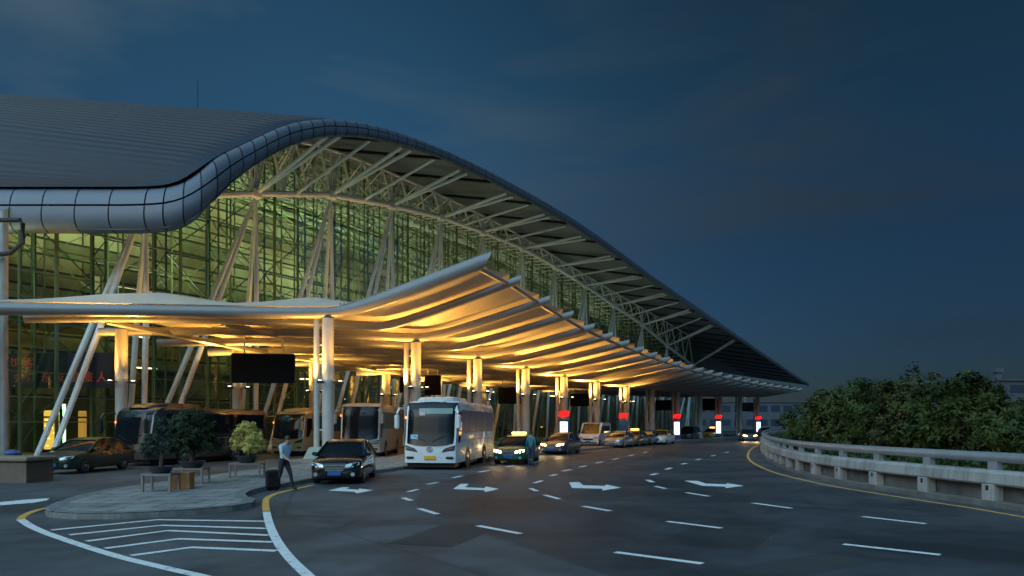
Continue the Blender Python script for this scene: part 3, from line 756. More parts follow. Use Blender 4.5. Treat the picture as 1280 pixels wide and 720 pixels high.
# columns
AMBER = (1, .50, .085)
COLM = mat('column_paint', (.50, .47, .43), .5, var=.1, scale=1.2)
LAMPM = emis('uplight_lens', (1, .7, .3), 25)
def column(t, D, ztop, label, lit, twin=True, power=420, plinth=False):
    q = P(t, D); o = thing('canopy_column', label, 'column', (q[0], q[1], .14), 0, 'canopy columns')
    b = MB(); b.tube((0, 0, 0), (0, 0, ztop-.14), .33, 20); b.lathe([(.46, 0), (.46, .06), (.36, .12), (.34, .3)], (0, 0, 0), 20)
    b.build('post', COLM, o, smooth=True)
    if twin:
        b = MB(); b.tube((-.62, -.1, 0), (-.62, -.1, ztop-.2), .16, 12); b.build('slim_post', COLM, o, smooth=True)
        b = MB()
        for z in (1.6, 4.3, 6.4):
            if z < ztop-.6: b.box((-.4, -.05, z), (.5, .08, .08))
        b.build('link_bracket', STEEL, o)
    if plinth:
        b = MB(); b.box((-.1, -.1, .32), (2.2, 1.3, .64), taper=.75); b.build('plinth', mat('pale_green_concrete', (.36, .42, .36), .8), o)
    if lit:
        b = MB()
        for sx, sy in ((.75, -.2), (-.2, .75), (-.25, -.72)):
            b.tube((sx*.4, sy*.4, 4.3), (sx, sy, 4.3), .035, 6); b.box((sx, sy, 4.28), (.3, .3, .16))
        f = b.build('uplight', DARK, o)
        b = MB().use(LAMPM)
        for sx, sy in ((.75, -.2), (-.2, .75), (-.25, -.72)): b.lathe([(.1, 4.362), (.1, 4.37)], (sx, sy, 0), 10)
        b.build('lens', None, f)
        for sx, sy in ((.85, -.6), (-.9, -.5)):
            lamp('column_uplight', 'SPOT', (q[0]+sx, q[1]+sy, 4.6), power, AMBER, target=(q[0]+sx*2.0+1.4, q[1]+sy*1.6-.6, 11), size=.25, spot=125, blend=.9)
    return o
clabs = ['tall white paired column at the near end of the canopy', 'lit paired column behind the roof of the white coach front', 'lit paired column above the rear of the white coach', 'lit paired column rising behind the green taxi', 'lit paired column beside the nearest red topped light box', 'lit paired column behind the white van', 'lit paired column at the half lit light box', 'first unlit paired column past the glowing ones', 'unlit paired column beside the second full light box', 'unlit paired column two bays short of the far headlights', 'unlit paired column next to the third full light box', 'unlit column behind the car with bright headlights', 'farthest paired column by the last light box']
for k, t in enumerate(tc_):
    zt = ribs[2*k][0][10][2]-.3
    column(t, DC, zt, clabs[k], k < 7, True, 1450 if k else 950, plinth=(k == 0))
ilabs = ['inner lit column left of the black coach', 'inner lit column behind the hanging screen', 'inner lit column above the amber lit coach', 'inner lit column above the beige coach', 'inner lit column glimpsed left of the white coach roof', 'inner column deep behind the white coach rear', 'inner column deep behind the green taxi', 'inner column deep behind the white van']
for k, x in enumerate((152, 297, 392, 483, 548, 603, 650, 700)):
    t = T(x, 40.2); column(t, 40.2, 7.4 if k < 4 else 6.8, ilabs[k], True, False, 1150)
# plain steel post at far left edge under the roof
b = MB(); b.tube((0, 0, 0), (0, 0, 13.4), .19, 14)
o = b.build('roof_post', mat('grey_steel', (.36, .35, .34), .45), smooth=True); o.location = (-27.3, 38.7, .1); tag(o, 'round steel roof post at the far left under the roof edge', 'post')
b = MB(); b.sweep([(0, 0, 0), (1.1, 0, 0), (1.25, 0, -.2), (1.25, 0, -1.2), (.6, 0, -1.75), (-.6, 0, -1.9)], .12, 8)
o = b.build('drain_pipe', DARK, smooth=True); o.location = (-27.2, 38.2, 12.9); tag(o, 'bent black drain pipe below the roof edge at far left', 'pipe')

# hanging screens
def screen(x0, x1, y0, y1, D, label):
    xm = (x0+x1)/2; t = T(xm, D); d = depth(t, D); q = P(t, D); wd, h = (x1-x0)/F*d*1.02, (y1-y0)/F*d; zc = (HZ-(y0+y1)/2)*d/F+CAMH
    o = thing('hanging_screen', label, 'screen', (q[0], q[1], zc), math.atan2(-q[0], q[1])*.55+R(-2), 'black hanging screens')
    b = MB(); b.rbox((0, 0, 0), (wd, .28, h), .04); b.build('housing', BLACK, o)
    b = MB(); b.box((0, -.146, 0), (wd-.12, .01, h-.12)); b.build('display', mat('dead_screen', (.004, .004, .005), .35, spec=.15), o)
    b = MB()
    for s_ in (-.3, .3):
        b = MB(); b.tube((s_*wd, 0, h/2-.02), (s_*wd, 0, h/2+1.1), .05, 6); b.build('hanger', STEEL, o)
for a in [(292,367,442,479,37,'large black screen hanging above the black coach'),(500,511,471,491,37,'small black screen hanging just left of the second column'),(531,551,469,494,37,'black screen hanging above the white coach roof'),(623,651,484,505,36,'black screen hanging between the coach and the taxi'),(713,741,492,508,36,'black screen hanging above the white van'),(820,843,500,513,34,'black screen hanging past the first unlit column'),(877,898,498,513,33,'black screen hanging near the third full light box'),(928,946,503,514,33,'farthest black hanging screen near the canopy end')]: screen(*a)

# light boxes
RED = emis('red_light', (1, .012, .01), .75); WHT = emis('white_light', (.85, .93, 1), 1.1); BLU = mat('blue_panel', (.03, .12, .3), .4)
PNK = emis('poster_ink', (.9, .55, .25), 1.0); BINK = emis('poster_ink_blue', (.3, .55, .85), 1.0)
def lightbox(x, D, ztop, label, panel=True):
    t = T(x, D); q = P(t, D); o = thing('light_box', label, 'light box', (q[0], q[1], .14), R(-12), 'red topped light boxes')
    b = MB(); b.rbox((0, 0, ztop/2-.35), (.98, .28, ztop-.9), .04); b.build('cabinet', BLU, o)
    b = MB(); b.extrude([(-.50, -.16, ztop-.55), (.40, -.16, ztop-.55), (.52, -.16, ztop-.05), (-.36, -.16, ztop-.05)], (0, .32, 0)); b.build('red_header', RED, o)
    if panel:
        b = MB().use(WHT); b.box((0, -.15, ztop/2-.2), (.66, .02, ztop-1.6))
        b.use(PNK); b.box((.14, -.164, ztop*.35), (.22, .004, .35)); b.use(BINK); b.box((-.05, -.164, ztop*.62-.2), (.36, .004, .22)); b.box((-.12, -.164, ztop*.42), (.2, .004, .16))
        b.build('lit_panel', None, o)
lightbox(705, 29.6, 3.15, 'nearest red topped light box with a white lit panel')
lightbox(779, 29.6, 3.1, 'red topped light box with an unlit dark panel', False)
lightbox(846, 30, 3.2, 'second white lit light box, left of the third')
lightbox(898, 29.8, 3.3, 'third white lit light box under the far canopy')
lightbox(948, 29.8, 3.3, 'farthest white lit light box near the canopy end')

# shop board with red characters, behind the glass at the left
bo = thing('sign_board', 'dark board with two rows of red Chinese characters behind the glass', 'sign', (*P(T(55, 46.8), 46.8), 0), -R(4))
b = MB(); dd = depth(T(55, 46.8), 46.8); zc = (HZ-463)*dd/F+CAMH
b.box((0, .15, zc), (9.4, .2, 2.1)); b.build('board', mat('board_navy', (.012, .014, .03), .4), bo)
RCH = emis('red_character', (.5, .09, .045), .07)
def text(s_, x, z, size, m, parent, y=0):
    cu = bpy.data.curves.new('lettering', 'FONT'); cu.body = s_; cu.size = size; cu.extrude = .02; cu.align_x = 'CENTER'; cu.align_y = 'CENTER'
    to = bpy.data.objects.new('tmp', cu); COL.objects.link(to)
    dg = bpy.context.evaluated_depsgraph_get(); me = bpy.data.meshes.new_from_object(to.evaluated_get(dg)); bpy.data.objects.remove(to)
    me.materials.clear(); me.materials.append(m)
    o = bpy.data.objects.new('lettering', me); COL.objects.link(o); o.location = (x, y, z); o.rotation_euler = (R(90), 0, 0); o.parent = parent
    return o
text('\u65c5\u6e38 \u9996 \u9986 \u5ba2', -2.6, zc+.42, .68, RCH, bo, .02); text('\u4f1a \u5e7f \u4e1c \u53cb \u8c0a \u65c5 \u4eba', 1.0, zc-.45, .68, RCH, bo, .02)
# lit shop poster and amber pillar behind the glass
pq = P(T(66, 47.5), 47.5); pd = pq[1]
o = thing('lit_poster', 'tall amber lit poster behind the leaning struts at left', 'poster', (pq[0], pq[1], .12), -R(6))
b = MB(); b.rbox((0, 0, 1.6), (1.2, .18, 2.6), .03); b.build('case', BLACK, o)
b = MB().use(emis('poster_amber', (1, .5, .1), .8)); b.box((0, -.1, 1.6), (1.02, .02, 2.4))
b.use(emis('poster_pale', (1, .85, .5), 1.6))
random.seed(11)
for k in range(16): b.box((random.uniform(-.4, .4), -.113, random.uniform(.6, 2.6)), (random.uniform(.08, .25), .006, random.uniform(.05, .14)))
b.build('poster_face', None, o)
pq = P(T(80, 47.3), 47.3); b = MB().use(emis('tube_green', (.55, 1, .7), 2.2)); b.box((0, 0, 1.9), (.16, .1, 2.6)); b.use(BLACK); b.box((0, .1, 1.6), (.24, .1, 3.2))
o = b.build('light_strip'); o.location = (pq[0], pq[1], .12); tag(o, 'pale green vertical light strip beside the amber poster', 'lamp')
pq = P(T(103, 48), 48); b = MB().use(emis('tube_orange', (1, .42, .1), .35)); b.rbox((0, 0, 1.5), (.4, .3, 2.6), .05); b.use(BLACK); b.box((0, 0, .1), (.6, .5, .2))
o = b.build('glowing_pillar'); o.location = (pq[0], pq[1], .12); tag(o, 'dim orange glowing pillar right of the amber poster', 'pillar')

# ------------------------------------------------------------------ parapet wall on the right
par = thing('parapet_wall', 'curved concrete parapet with steel top rail along the right road edge', 'parapet')
bp = resample(BARC, .5)
def sect(name, prof, m, z0=0, pr=par, smooth_=False):   # prof: closed list of (offset towards the planting, z)
    rings = []
    for i, p in enumerate(bp):
        d = (bp[min(i+1, len(bp)-1)]-bp[max(i-1, 0)]).normalized(); nn = Vector((d.y, -d.x))
        rings.append([(p.x+nn.x*o, p.y+nn.y*o, z) for o, z in prof])
    b = MB(); b.rings(rings, True, True); return b.build(name, m, pr, smooth=smooth_)
sect('kerb', [(-.05, -.02), (-.05, .13), (0, .16), (.5, .16), (.5, -.02)], CONCD)
sect('lower_wall', [(.30, .1), (.30, .58), (.42, .58), (.42, .1)], mat('dark_concrete', (.12, .118, .11), .9, var=.45, scale=1.2, bump=.3))  # darker than the beam above, mottled at random
sect('beam', [(.02, .55), (-.02, .60), (.0, .84), (.06, .92), (.40, .92), (.42, .55)], CONC)
rail = [(.2+.13*math.cos(a), 1.24+.13*math.sin(a)) for a in np.linspace(0, 2*math.pi, 13)[:-1]]
sect('top_rail', rail, RAIL, smooth_=True)
b1 = MB(); b2 = MB(); b3 = MB()
for i, p in enumerate(resample(BARC, 2.4)):
    i0 = min(range(len(bp)), key=lambda k: (bp[k]-p).length); d = (bp[min(i0+1, len(bp)-1)]-bp[max(i0-1, 0)]).normalized(); nn = Vector((d.y, -d.x)); rz = math.atan2(d.y, d.x)
    q = p+nn*.2; b1.box((q.x, q.y, 1.03), (.30, .16, .24), rz)
    q = p+nn*.13; b2.rbox((q.x, q.y, .35), (.40, .30, .44), .03, rz)
    q = p+nn*(-.005); b3.rbox((q.x, q.y, .47), (.10, .05, .15), .02, rz)
b1.build('rail_post', RAIL, par); b2.build('lower_post', CONC, par); b3.build('reflector', DARK, par)

# ------------------------------------------------------------------ vegetation
def crown(rng, blobs, nleaf, size, m, up=.35):
    b = MB().use(m); tot = sum((q[3]*q[4]*q[5])**.67 for q in blobs)
    for bx, by, bz, rx, ry, rz_ in blobs:
        k = int(nleaf*((rx*ry*rz_)**.67)/tot)+30
        ncl = max(10, k//30)
        for _ in range(ncl):
            d = Vector((rng.gauss(0, 1), rng.gauss(0, 1), rng.gauss(0, 1)+.15)).normalized()
            q9 = rng.random(); rr = rng.uniform(.80, 1.06) if q9 < .82 else (rng.uniform(1.04, 1.18) if q9 < .90 else rng.uniform(.3, .75))
            c = Vector((bx+d.x*rx*rr, by+d.y*ry*rr, bz+d.z*rz_*rr)); sp = size*rng.uniform(1.2, 2.1)
            ax = (d+Vector((rng.gauss(0, .3), rng.gauss(0, .3), .45+rng.gauss(0, .2)))).normalized()
            for q in range(max(4, k//ncl)):
                # leaves fan out around the tip of each shoot
                e0 = Vector((rng.gauss(0, 1), rng.gauss(0, 1), rng.gauss(0, 1))); e0 = (e0-ax*e0.dot(ax)).normalized()
                o = c+e0*sp*rng.uniform(.1, 1)+ax*sp*rng.uniform(-.7, .5)
                a = (e0+ax*rng.uniform(-.1, .7)).normalized(); nn = (ax-a*ax.dot(a)+Vector((rng.gauss(0, .25), rng.gauss(0, .25), rng.gauss(0, .25)))).normalized(); e = nn.cross(a)
                s_ = size*rng.uniform(.6, 1.3); wv = s_*.55
                b.poly([o-a*s_*.5, o+e*wv*.5-nn*s_*.07, o+a*s_*.6-nn*s_*.12, o-e*wv*.5-nn*s_*.07])
    return b
def tree(name, label, loc, h, rad, m, seed, nleaf, leaf, group, cat='tree', blobs=None, trunk_r=.1):
    rng = random.Random(seed); o = thing(name, label, cat, loc, 0, group)
    b = MB()
    b.sweep([(0, 0, -.05), (.05*h*.3, 0, h*.2), (-.03, .04, h*.45), (.04, 0, h*.75)], [trunk_r*1.3, trunk_r, trunk_r*.7, trunk_r*.25], 8)
    for k in range(7):
        a = k*2.4+rng.random(); z = h*rng.uniform(.15, .55); L = rad*rng.uniform(.5, .9)
        b.sweep([(0, 0, z), (math.cos(a)*L*.5, math.sin(a)*L*.5, z+h*.12), (math.cos(a)*L, math.sin(a)*L, z+h*.28)], [trunk_r*.5, trunk_r*.32, trunk_r*.12], 5)
    b.build('trunk', BARK, o, smooth=True)
    if blobs is None:
        blobs = [(0, 0, h*.55, rad*.75, rad*.75, h*.36)]
        for k in range(11):
            a = k*2.399+rng.random()*.6; z = h*rng.uniform(.22, .82); rr = rad*(.75 if z < h*.6 else .5)*rng.uniform(.7, 1.1)
            s_ = rad*rng.uniform(.22, .44); blobs.append((math.cos(a)*rr, math.sin(a)*rr, z, s_, s_, s_*.75))
    c = crown(rng, blobs, nleaf, leaf, m); c.build('crown', None, o, flip=True)
    return o
gt = 'trees behind the parapet'
trees = [(1005, 40, 3.75, 1.9, 'rounded green tree at the left end behind the parapet'), (1040, 35, 4.1, 2.0, 'second green tree from the left behind the parapet'), (1085, 31, 4.4, 2.0, 'green tree left of the tallest crown behind the parapet'), (1130, 29, 4.6, 2.1, 'tallest dense green tree behind the parapet'), (1178, 27, 4.15, 2.1, 'broad green tree just right of the tallest crown'), (1222, 25.5, 3.4, 1.9, 'lower green tree sloping down toward the right edge'), (1262, 24, 2.5, 1.8, 'short green shrubby tree near the right edge of the view'), (1310, 22.5, 2.3, 1.7, 'short green shrubby tree cut by the right edge of the view'), (1105, 38, 4.85, 2.2, 'green tree standing in the second row behind the tall crowns'), (1030, 46, 4.0, 2.3, 'green tree in the second row near the canopy end')]
for k, (x, d, h, r_, lab) in enumerate(trees):
    tree('broadleaf_tree', lab, ((x-640)/F*d+.5, d, 0), h, r_, (LEAF, LEAF2)[k % 2], 20+k, 9500, (.15, .19, .13)[k % 3], gt)
b = MB().use(LEAF); rng = random.Random(9)
for k in range(5000):
    u = rng.random()*(len(BARC)-20)+10; i = int(u); p = BARC[i].lerp(BARC[i+1], u-i); d = (BARC[i+1]-BARC[i]).normalized(); nn = Vector((d.y, -d.x))
    q = p+nn*rng.uniform(.7, 4); z = rng.uniform(.1, 1.15); o = Vector((q.x, q.y, z)); s_ = rng.uniform(.15, .32)
    n3 = Vector((rng.gauss(0, 1), rng.gauss(0, 1), rng.gauss(.6, 1))).normalized(); a = n3.cross(Vector((rng.gauss(0, 1), rng.gauss(0, 1), 1))).normalized(); e = n3.cross(a)
    b.poly([o-a*s_*.5, o+e*s_*.2, o+a*s_*.5, o-e*s_*.2])
o = b.build('undergrowth', None, flip=True); kind(o, 'stuff'); tag(o, 'low dark green undergrowth behind the parapet wall', 'undergrowth')

# potted trees on metal stands
def stand(px, py, wd, h, label, rz=0):
    x, y = G(px, py); o = thing('plant_stand', label, 'plant stand', (x, y, .142), rz, 'metal plant stands')
    b = MB(); b.box((0, 0, h-.03), (wd, .62, .06)); b.build('top', mat('stand_steel', (.20, .195, .19), .45, .4), o)
    for sx in (-1, 1):
        for sy in (-1, 1):
            b = MB(); b.box((sx*(wd/2-.04), sy*.27, (h-.06)/2), (.06, .06, h-.06)); b.build('leg', MATS['stand_steel'], o)
    return x, y, .142+h
def pot(x, y, z, r_, h, label):
    o = thing('bonsai_pot', label, 'plant pot', (x, y, z), 0, 'bonsai pots')
    b = MB(); b.lathe([(r_*.7, 0), (r_*.78, .03), (r_, h*.9), (r_*1.06, h*.92), (r_*1.06, h), (r_*.95, h), (r_*.9, h*.88)], (0, 0, 0), 18); b.build('vessel', mat('pot_glaze', (.035, .04, .045), .3), o, smooth=True)
    b = MB(); b.lathe([(r_*.9, h*.84), (.01, h*.9)], (0, 0, 0), 14); b.build('earth', SOIL, o)
    return z+h*.85
x, y, z = stand(201, 620, .86, .52, 'nearest metal stand with open legs at the island tip')
zt = pot(x, y, z, .33, .2, 'dark pot on the nearest stand')
tree('bonsai_tree', 'small grey green cloud pruned bonsai on the nearest stand', (x, y, zt), 1.3, .5, LEAFG, 3, 5000, .06, 'potted trees on the island', blobs=[(-.28, 0, .55, .28, .25, .26), (-.1, .05, .85, .22, .2, .16), (.08, 0, .72, .2, .2, .16), (-.34, 0, .8, .16, .16, .14), (.05, 0, 1.12, .22, .2, .15), (.02, 0, 1.36, .16, .16, .12)], trunk_r=.05)
x, y, z = stand(240, 610, .95, .52, 'metal stand under the largest dark bonsai')
zt = pot(x, y, z, .4, .22, 'dark pot under the largest bonsai')
tree('bonsai_tree', 'largest dark green rounded bonsai in the middle of the island', (x, y, zt), 1.8, .9, LEAFD, 4, 14000, .075, 'potted trees on the island', blobs=[(0, 0, .95, .7, .6, .45), (-.5, 0, .6, .38, .36, .3), (.5, .1, .55, .42, .4, .32), (.05, -.1, 1.4, .5, .45, .33), (-.35, 0, 1.2, .4, .36, .3), (.42, 0, 1.1, .4, .36, .3), (0, -.35, .7, .45, .35, .3)], trunk_r=.08)
x, y, z = stand(309, 601, 1.15, .52, 'metal stand under the yellow green bonsai')
zt = pot(x, y, z, .36, .26, 'dark pot under the yellow green bonsai')
tree('bonsai_tree', 'pale yellow green rounded bonsai right of the dark one', (x, y, zt), 1.35, .7, LEAFY, 5, 11000, .06, 'potted trees on the island', blobs=[(0, 0, .62, .5, .42, .32), (-.36, 0, .5, .28, .26, .22), (.35, 0, .46, .32, .28, .24), (.0, -.05, 1.0, .34, .3, .26), (-.18, 0, .85, .3, .28, .22), (.22, 0, .8, .32, .28, .22), (.2, -.2, .32, .3, .22, .16)], trunk_r=.06)
x, y = G(229, 616.5); WOOD = mat('wood_planks', (.46, .20, .07), .6, var=.35, scale=5)
o = thing('wooden_box', 'orange brown plank box between the two nearer stands', 'box', (x, y, .142), R(4))
b = MB()
for k in range(4): b.box((-.195+.13*k, 0, .24), (.124, .42, .46))
b.build('planks', WOOD, o); b = MB(); b.box((0, 0, .475), (.56, .46, .04)); b.build('lid', WOOD, o)

# low stone wall at the far left
o = thing('stone_counter', 'low beige stone wall with a thick cap at the far left', 'wall', (*G(4, 604), 0), R(-6))
b = MB(); b.box((-1.2, .8, .36), (3.9, 1.3, .72)); b.build('base', mat('beige_stone', (.16, .12, .09), .7, var=.2, scale=2), o)
b = MB(); b.rbox((-1.2, .8, .83), (4.1, 1.5, .16), .04); b.build('cap', mat('pale_stone', (.26, .20, .14), .6, var=.2, scale=2), o)

# ------------------------------------------------------------------ vehicles (front at y = 0 facing -Y)
HEADL = emis('headlamp_on', (1, .66, .28), 14); HEADOFF = mat('headlamp_off', (.5, .53, .56), .12, .4, var=.25, scale=8)
TAILR = mat('tail_red', (.3, .02, .015), .25); AMBERL = emis('amber_marker', (1, .25, .04), 2.5)
BPLATE = mat('blue_plate', (.03, .12, .38), .4); YPLATE = mat('yellow_plate', (.75, .38, .03), .45)
RIMM = mat('rim', (.45, .46, .48), .3, .8)
def wheel(parent, x, y, r_, wd, out):
    b = MB(); b.lathe([(r_*.62, -wd/2), (r_*.93, -wd/2), (r_, -wd/2+.03), (r_, wd/2-.03), (r_*.93, wd/2), (r_*.62, wd/2)], (x, y, r_), 24, 'X'); wo = b.build('wheel', RUBBER, parent, smooth=True)
    b = MB(); xo = x+out*(wd/2-.015)
    b.lathe([(r_*.63, -.012), (r_*.63, .012), (r_*.56, .02), (r_*.52, -.02)], (xo, y, r_), 20, 'X')
    b.lathe([(r_*.2, -.02), (r_*.2, .03), (r_*.1, .035)], (xo, y, r_), 12, 'X')
    for k in range(7):
        a = k*2*math.pi/7; c = Vector((xo, y+math.cos(a)*r_*.36, r_+math.sin(a)*r_*.36))
        b.box(c, (.03, r_*.4, r_*.13), M=Matrix.Rotation(a, 3, 'X'))
    b.build('rim', RIMM, wo, smooth=True)
def car(name, label, cat, paint, loc, rz, group='cars along the kerb', L=4.6, W=1.76, H=1.46, lights=False, beam=16, roofm=None, suv=False, plate=None, grille=True):
    o = thing(name, label, cat, loc, rz, group)
    k = L/4.6; zb = .2
    # (y, half width, z of the shoulder, sill z, hood crown)
    hb = .94 if not suv else 1.04
    st = [(0.0, .58, .62, .30, .62), (.06, .70, .70, .22, .71), (.2, .80, .74, .20, .77), (.5, .86, .80, .19, .85), (1.0, .875, .87, .19, .93), (1.35, .88, .91, .19, .97), (1.6, .88, hb, .19, hb+.02), (2.4, .88, hb+.01, .19, hb+.02), (3.2, .88, hb+.02, .19, hb+.03), (3.75, .875, hb+.03, .19, hb+.06), (4.15, .84, hb+.02, .22, hb+.07), (4.45, .78, hb-.02, .26, hb+.03), (4.6, .64, .82, .34, .84)]
    rings = []
    for y, hw, zs, zl, zc in st:
        hw *= W/1.76; y *= k
        half = [(hw*.80, zl), (hw*.96, zl+.05), (hw, zl+.2), (hw*1.0, (zl+zs)/2+.05), (hw*.985, zs-.06), (hw*.94, zs), (hw*.75, zs+(zc-zs)*.6), (hw*.35, zc)]
        ring = [(-x, y, z) for x, z in half]+[(x, y, z) for x, z in reversed(half)]
        rings.append(ring)
    b = MB(); b.rings(rings, True, True); b.build('body', paint, o, smooth=True, angle=50)
    # greenhouse: glass, with roof and pillars of the body colour
    roof = H
    if suv: prof = [(1.25, hb-.02), (2.0, roof-.06), (2.5, roof), (3.6, roof-.01), (4.15, roof-.09), (4.5, hb)]
    else: prof = [(1.2, .93), (2.05, roof-.06), (2.45, roof), (3.05, roof-.01), (3.5, roof-.1), (4.15, hb+.02)]
    rings = []
    for i, (y, z) in enumerate(prof):
        y *= k; t_ = min(1, max(0, (z-hb)/(roof-hb))); hw = (.84-.22*t_)*W/1.76
        rings.append([(-hw, y, z), (-hw*.55, y-.05*(i < 3), z+.015), (hw*.55, y-.05*(i < 3), z+.015), (hw, y, z)])
    b = MB(); b.rings(rings, closed=False)
    zs = hb-.02; n_ = len(prof)
    for sx in (-1, 1):
        side = [(r_[0][0]*-sx if sx > 0 else r_[0][0], r_[0][1], r_[0][2]) for r_ in rings]
        low = [(sx*.86*W/1.76, r_[0][1], zs) for r_ in rings]
        for i in range(n_-1): b.poly([low[i], low[i+1], (sx*abs(side[i+1][0]), *side[i+1][1:]), (sx*abs(side[i][0]), *side[i][1:])])
    b.build('windows', CARGL, o, smooth=True, angle=25)
    rp = roofm or paint
    b = MB(); rr = []
    for y, z, t_ in [(prof[1][0]*k-.12, roof-.085, .93), (prof[1][0]*k+.05, roof-.035, 1), (prof[2][0]*k, roof+.022, 1), (prof[3][0]*k, roof+.012, 1), (prof[4][0]*k-.05, roof-.075 if not suv else roof-.06, .95)]:
        hw = (.84-.22*t_)*W/1.76+.012; rr.append([(-hw, y, z-.05), (-hw*.9, y, z+.005), (-hw*.4, y, z+.02), (hw*.4, y, z+.02), (hw*.9, y, z+.005), (hw, y, z-.05)])
    b.rings(rr, closed=False)
    for sx in (-1, 1):
        r0 = [(sx*.855*W/1.76, 1.12*k, hb), (sx*.635*W/1.76, prof[1][0]*k-.02, roof-.06)]; b.tube(r0[0], r0[1], .035, 6)
        b.tube((sx*.845*W/1.76, 2.75*k, hb), (sx*.635*W/1.76, 2.72*k, roof-.02), .03, 6)
        b.tube((sx*.84*W/1.76, prof[5][0]*k-.1, hb), (sx*.645*W/1.76, prof[4][0]*k-.1, roof-.1), .05, 6)
    b.build('roof', rp, o, smooth=True)
    for sx in (-1, 1):
        for y in (.88*k, 3.58*k): wheel(o, sx*(W/2-.12), y, .32 if not suv else .36, .22, sx)
        b = MB(); hwx = .56*W/1.76
        b.rings([[(sx*(hwx-.2), .0, .60), (sx*(hwx+.06), .05, .61), (sx*(hwx+.22), .2, .68), (sx*(hwx+.20), .30, .76), (sx*(hwx+.0), .10, .735), (sx*(hwx-.18), .03, .69)], [(sx*(hwx-.2), -.025, .60), (sx*(hwx+.07), .02, .61), (sx*(hwx+.25), .18, .68), (sx*(hwx+.23), .29, .77), (sx*(hwx+.0), .07, .745), (sx*(hwx-.18), .0, .69)]], True, True)
        b.build('headlight', HEADL if lights else HEADOFF, o)
        b = MB(); b.rbox((sx*.62*W/1.76, 4.52*k, .78), (.34, .14, .14), .03); b.build('tail_light', TAILR, o)
        b = MB(); b.rbox((sx*(W/2+.08), 1.45*k, hb+.07), (.2, .12, .14), .04); b.tube((sx*(W/2-.06), 1.5*k, hb), (sx*(W/2+.04), 1.47*k, hb+.05), .03, 6); b.build('mirror', paint, o)
        b = MB(); b.box((sx*(W/2-.012), 2.55*k, .74), (.022, .17, .025)); b.box((sx*(W/2-.012), 3.35*k, .76), (.022, .17, .025)); b.build('door_handle', CHROME, o)
    b = MB()
    if grille:
        for z in (.52, .565, .61): b.box((0, -.015, z), (.62*W/1.76, .05, .022))
        b.box((0, -.01, .66), (.7, .06, .02)); b.box((0, -.01, .49), (.6, .06, .02)); b.lathe([(.07, -.04), (.07, .0)], (0, -.02, .57), 14, 'Y') if False else None
    g = b.build('grille', CHROME, o)
    b = MB(); b.box((0, .055, .36), (1.3*W/1.76, .1, .14)); b.box((0, .012, .57), (.6, .03, .16)); 
    b.build('air_intake', BLACK, o)
    b = MB(); b.box((0, -.03, .40), (.44, .03, .14)); b.build('number_plate', plate or BPLATE, o)
    for sx in (-1, 1):
        b = MB(); b.lathe([(.07, -.02), (.07, .03)], (sx*.62*W/1.76, .0, .36), 12, 'Y'); b.build('fog_lamp', HEADOFF, o)
    if lights:
        M = Matrix.Translation(loc) @ Matrix.Rotation(rz, 4, 'Z')
        for sx in (-1, 1):
            lamp('headlamp_beam', 'SPOT', M@Vector((sx*.6, -.12, .66)), beam, (1, .66, .28), target=M@Vector((sx*.7, -12, -.35)), size=.06, spot=62, blend=.8)
    return o
def gx(px, d): return ((px-640)/F*d, d, 0)
BLKP = mat('black_car_paint', (.012, .013, .016), .22, .2, coat=1., var=.1)
SILV = mat('silver_car_paint', (.42, .43, .45), .3, .6, coat=.8)
WHTP = mat('white_car_paint', (.72, .72, .7), .3, coat=.6)
GRNP = mat('green_taxi_paint', (.012, .11, .075), .28, coat=.8)
YELP = mat('yellow_taxi_paint', (.62, .42, .04), .3, coat=.8)
GRYP = mat('grey_car_paint', (.12, .12, .13), .3, .4, coat=.8)
BRNP = mat('bronze_car_paint', (.22, .15, .10), .3, .4, coat=.8)
car('parked_sedan', 'black sedan with blue plate parked at the island kerb, nearest car', 'car', BLKP, (-6.05, 24.5, .004), R(3), L=4.6, W=1.78, H=1.48)
tx = car('parked_taxi', 'green taxi with glowing roof sign and headlights on behind the white coach', 'taxi', GRNP, (-.2, 36.6, .006), R(-13), lights=True)
def roof_sign(o, on=True):
    b = MB(); b.rbox((0, 2.6, 1.58), (.8, .22, .14), .04); b.build('roof_sign', emis('taxi_sign', (1, .5, .12), 2.5), o)
roof_sign(tx)
car('waiting_car', 'dark grey car with blazing headlights turning out behind the taxi', 'car', GRYP, gx(689, 48.5), R(-22), lights=True, beam=45)
car('silver_sedan', 'silver sedan at the kerb just right of the white van', 'car', SILV, gx(765, 62), R(-24))
q = car('bronze_taxi', 'bronze taxi with a small roof light between two kerbside sedans', 'taxi', BRNP, gx(784, 66), R(-25)); roof_sign(q)
car('grey_sedan', 'dark grey sedan second from the end of the kerb row', 'car', GRYP, gx(801, 70), R(-25))
q = car('white_taxi', 'white car with a yellow roof at the end of the kerb row', 'taxi', WHTP, gx(820, 72), R(-27), roofm=YELP); 
car('far_suv', 'dark green utility car beside the second full light box', 'car', mat('dark_green_paint', (.02, .06, .05), .3, coat=.8), gx(855, 93), R(-30), suv=True, H=1.75, W=1.9)
q = car('yellow_taxi', 'yellow taxi far off beside the third full light box', 'taxi', YELP, gx(884, 104), R(-32)); roof_sign(q)
car('approaching_car', 'dark car with two bright headlights coming toward the parapet bend', 'car', GRYP, gx(938, 86), R(-10), lights=True, beam=150)
car('distant_car', 'small distant car with headlights on at the parapet end', 'car', GRYP, gx(960, 118), R(-8), lights=True)
q = car('left_taxi', 'shade-darkened green taxi with a yellow roof passing the low stone wall', 'taxi', mat('shaded_green_paint', (.012, .03, .022), .4, coat=.2), gx(64, 29.5), R(-4), roofm=mat('shaded_yellow_paint', (.09, .08, .025), .5, coat=.1))  # green and yellow paint darkened to put the shade into their colour

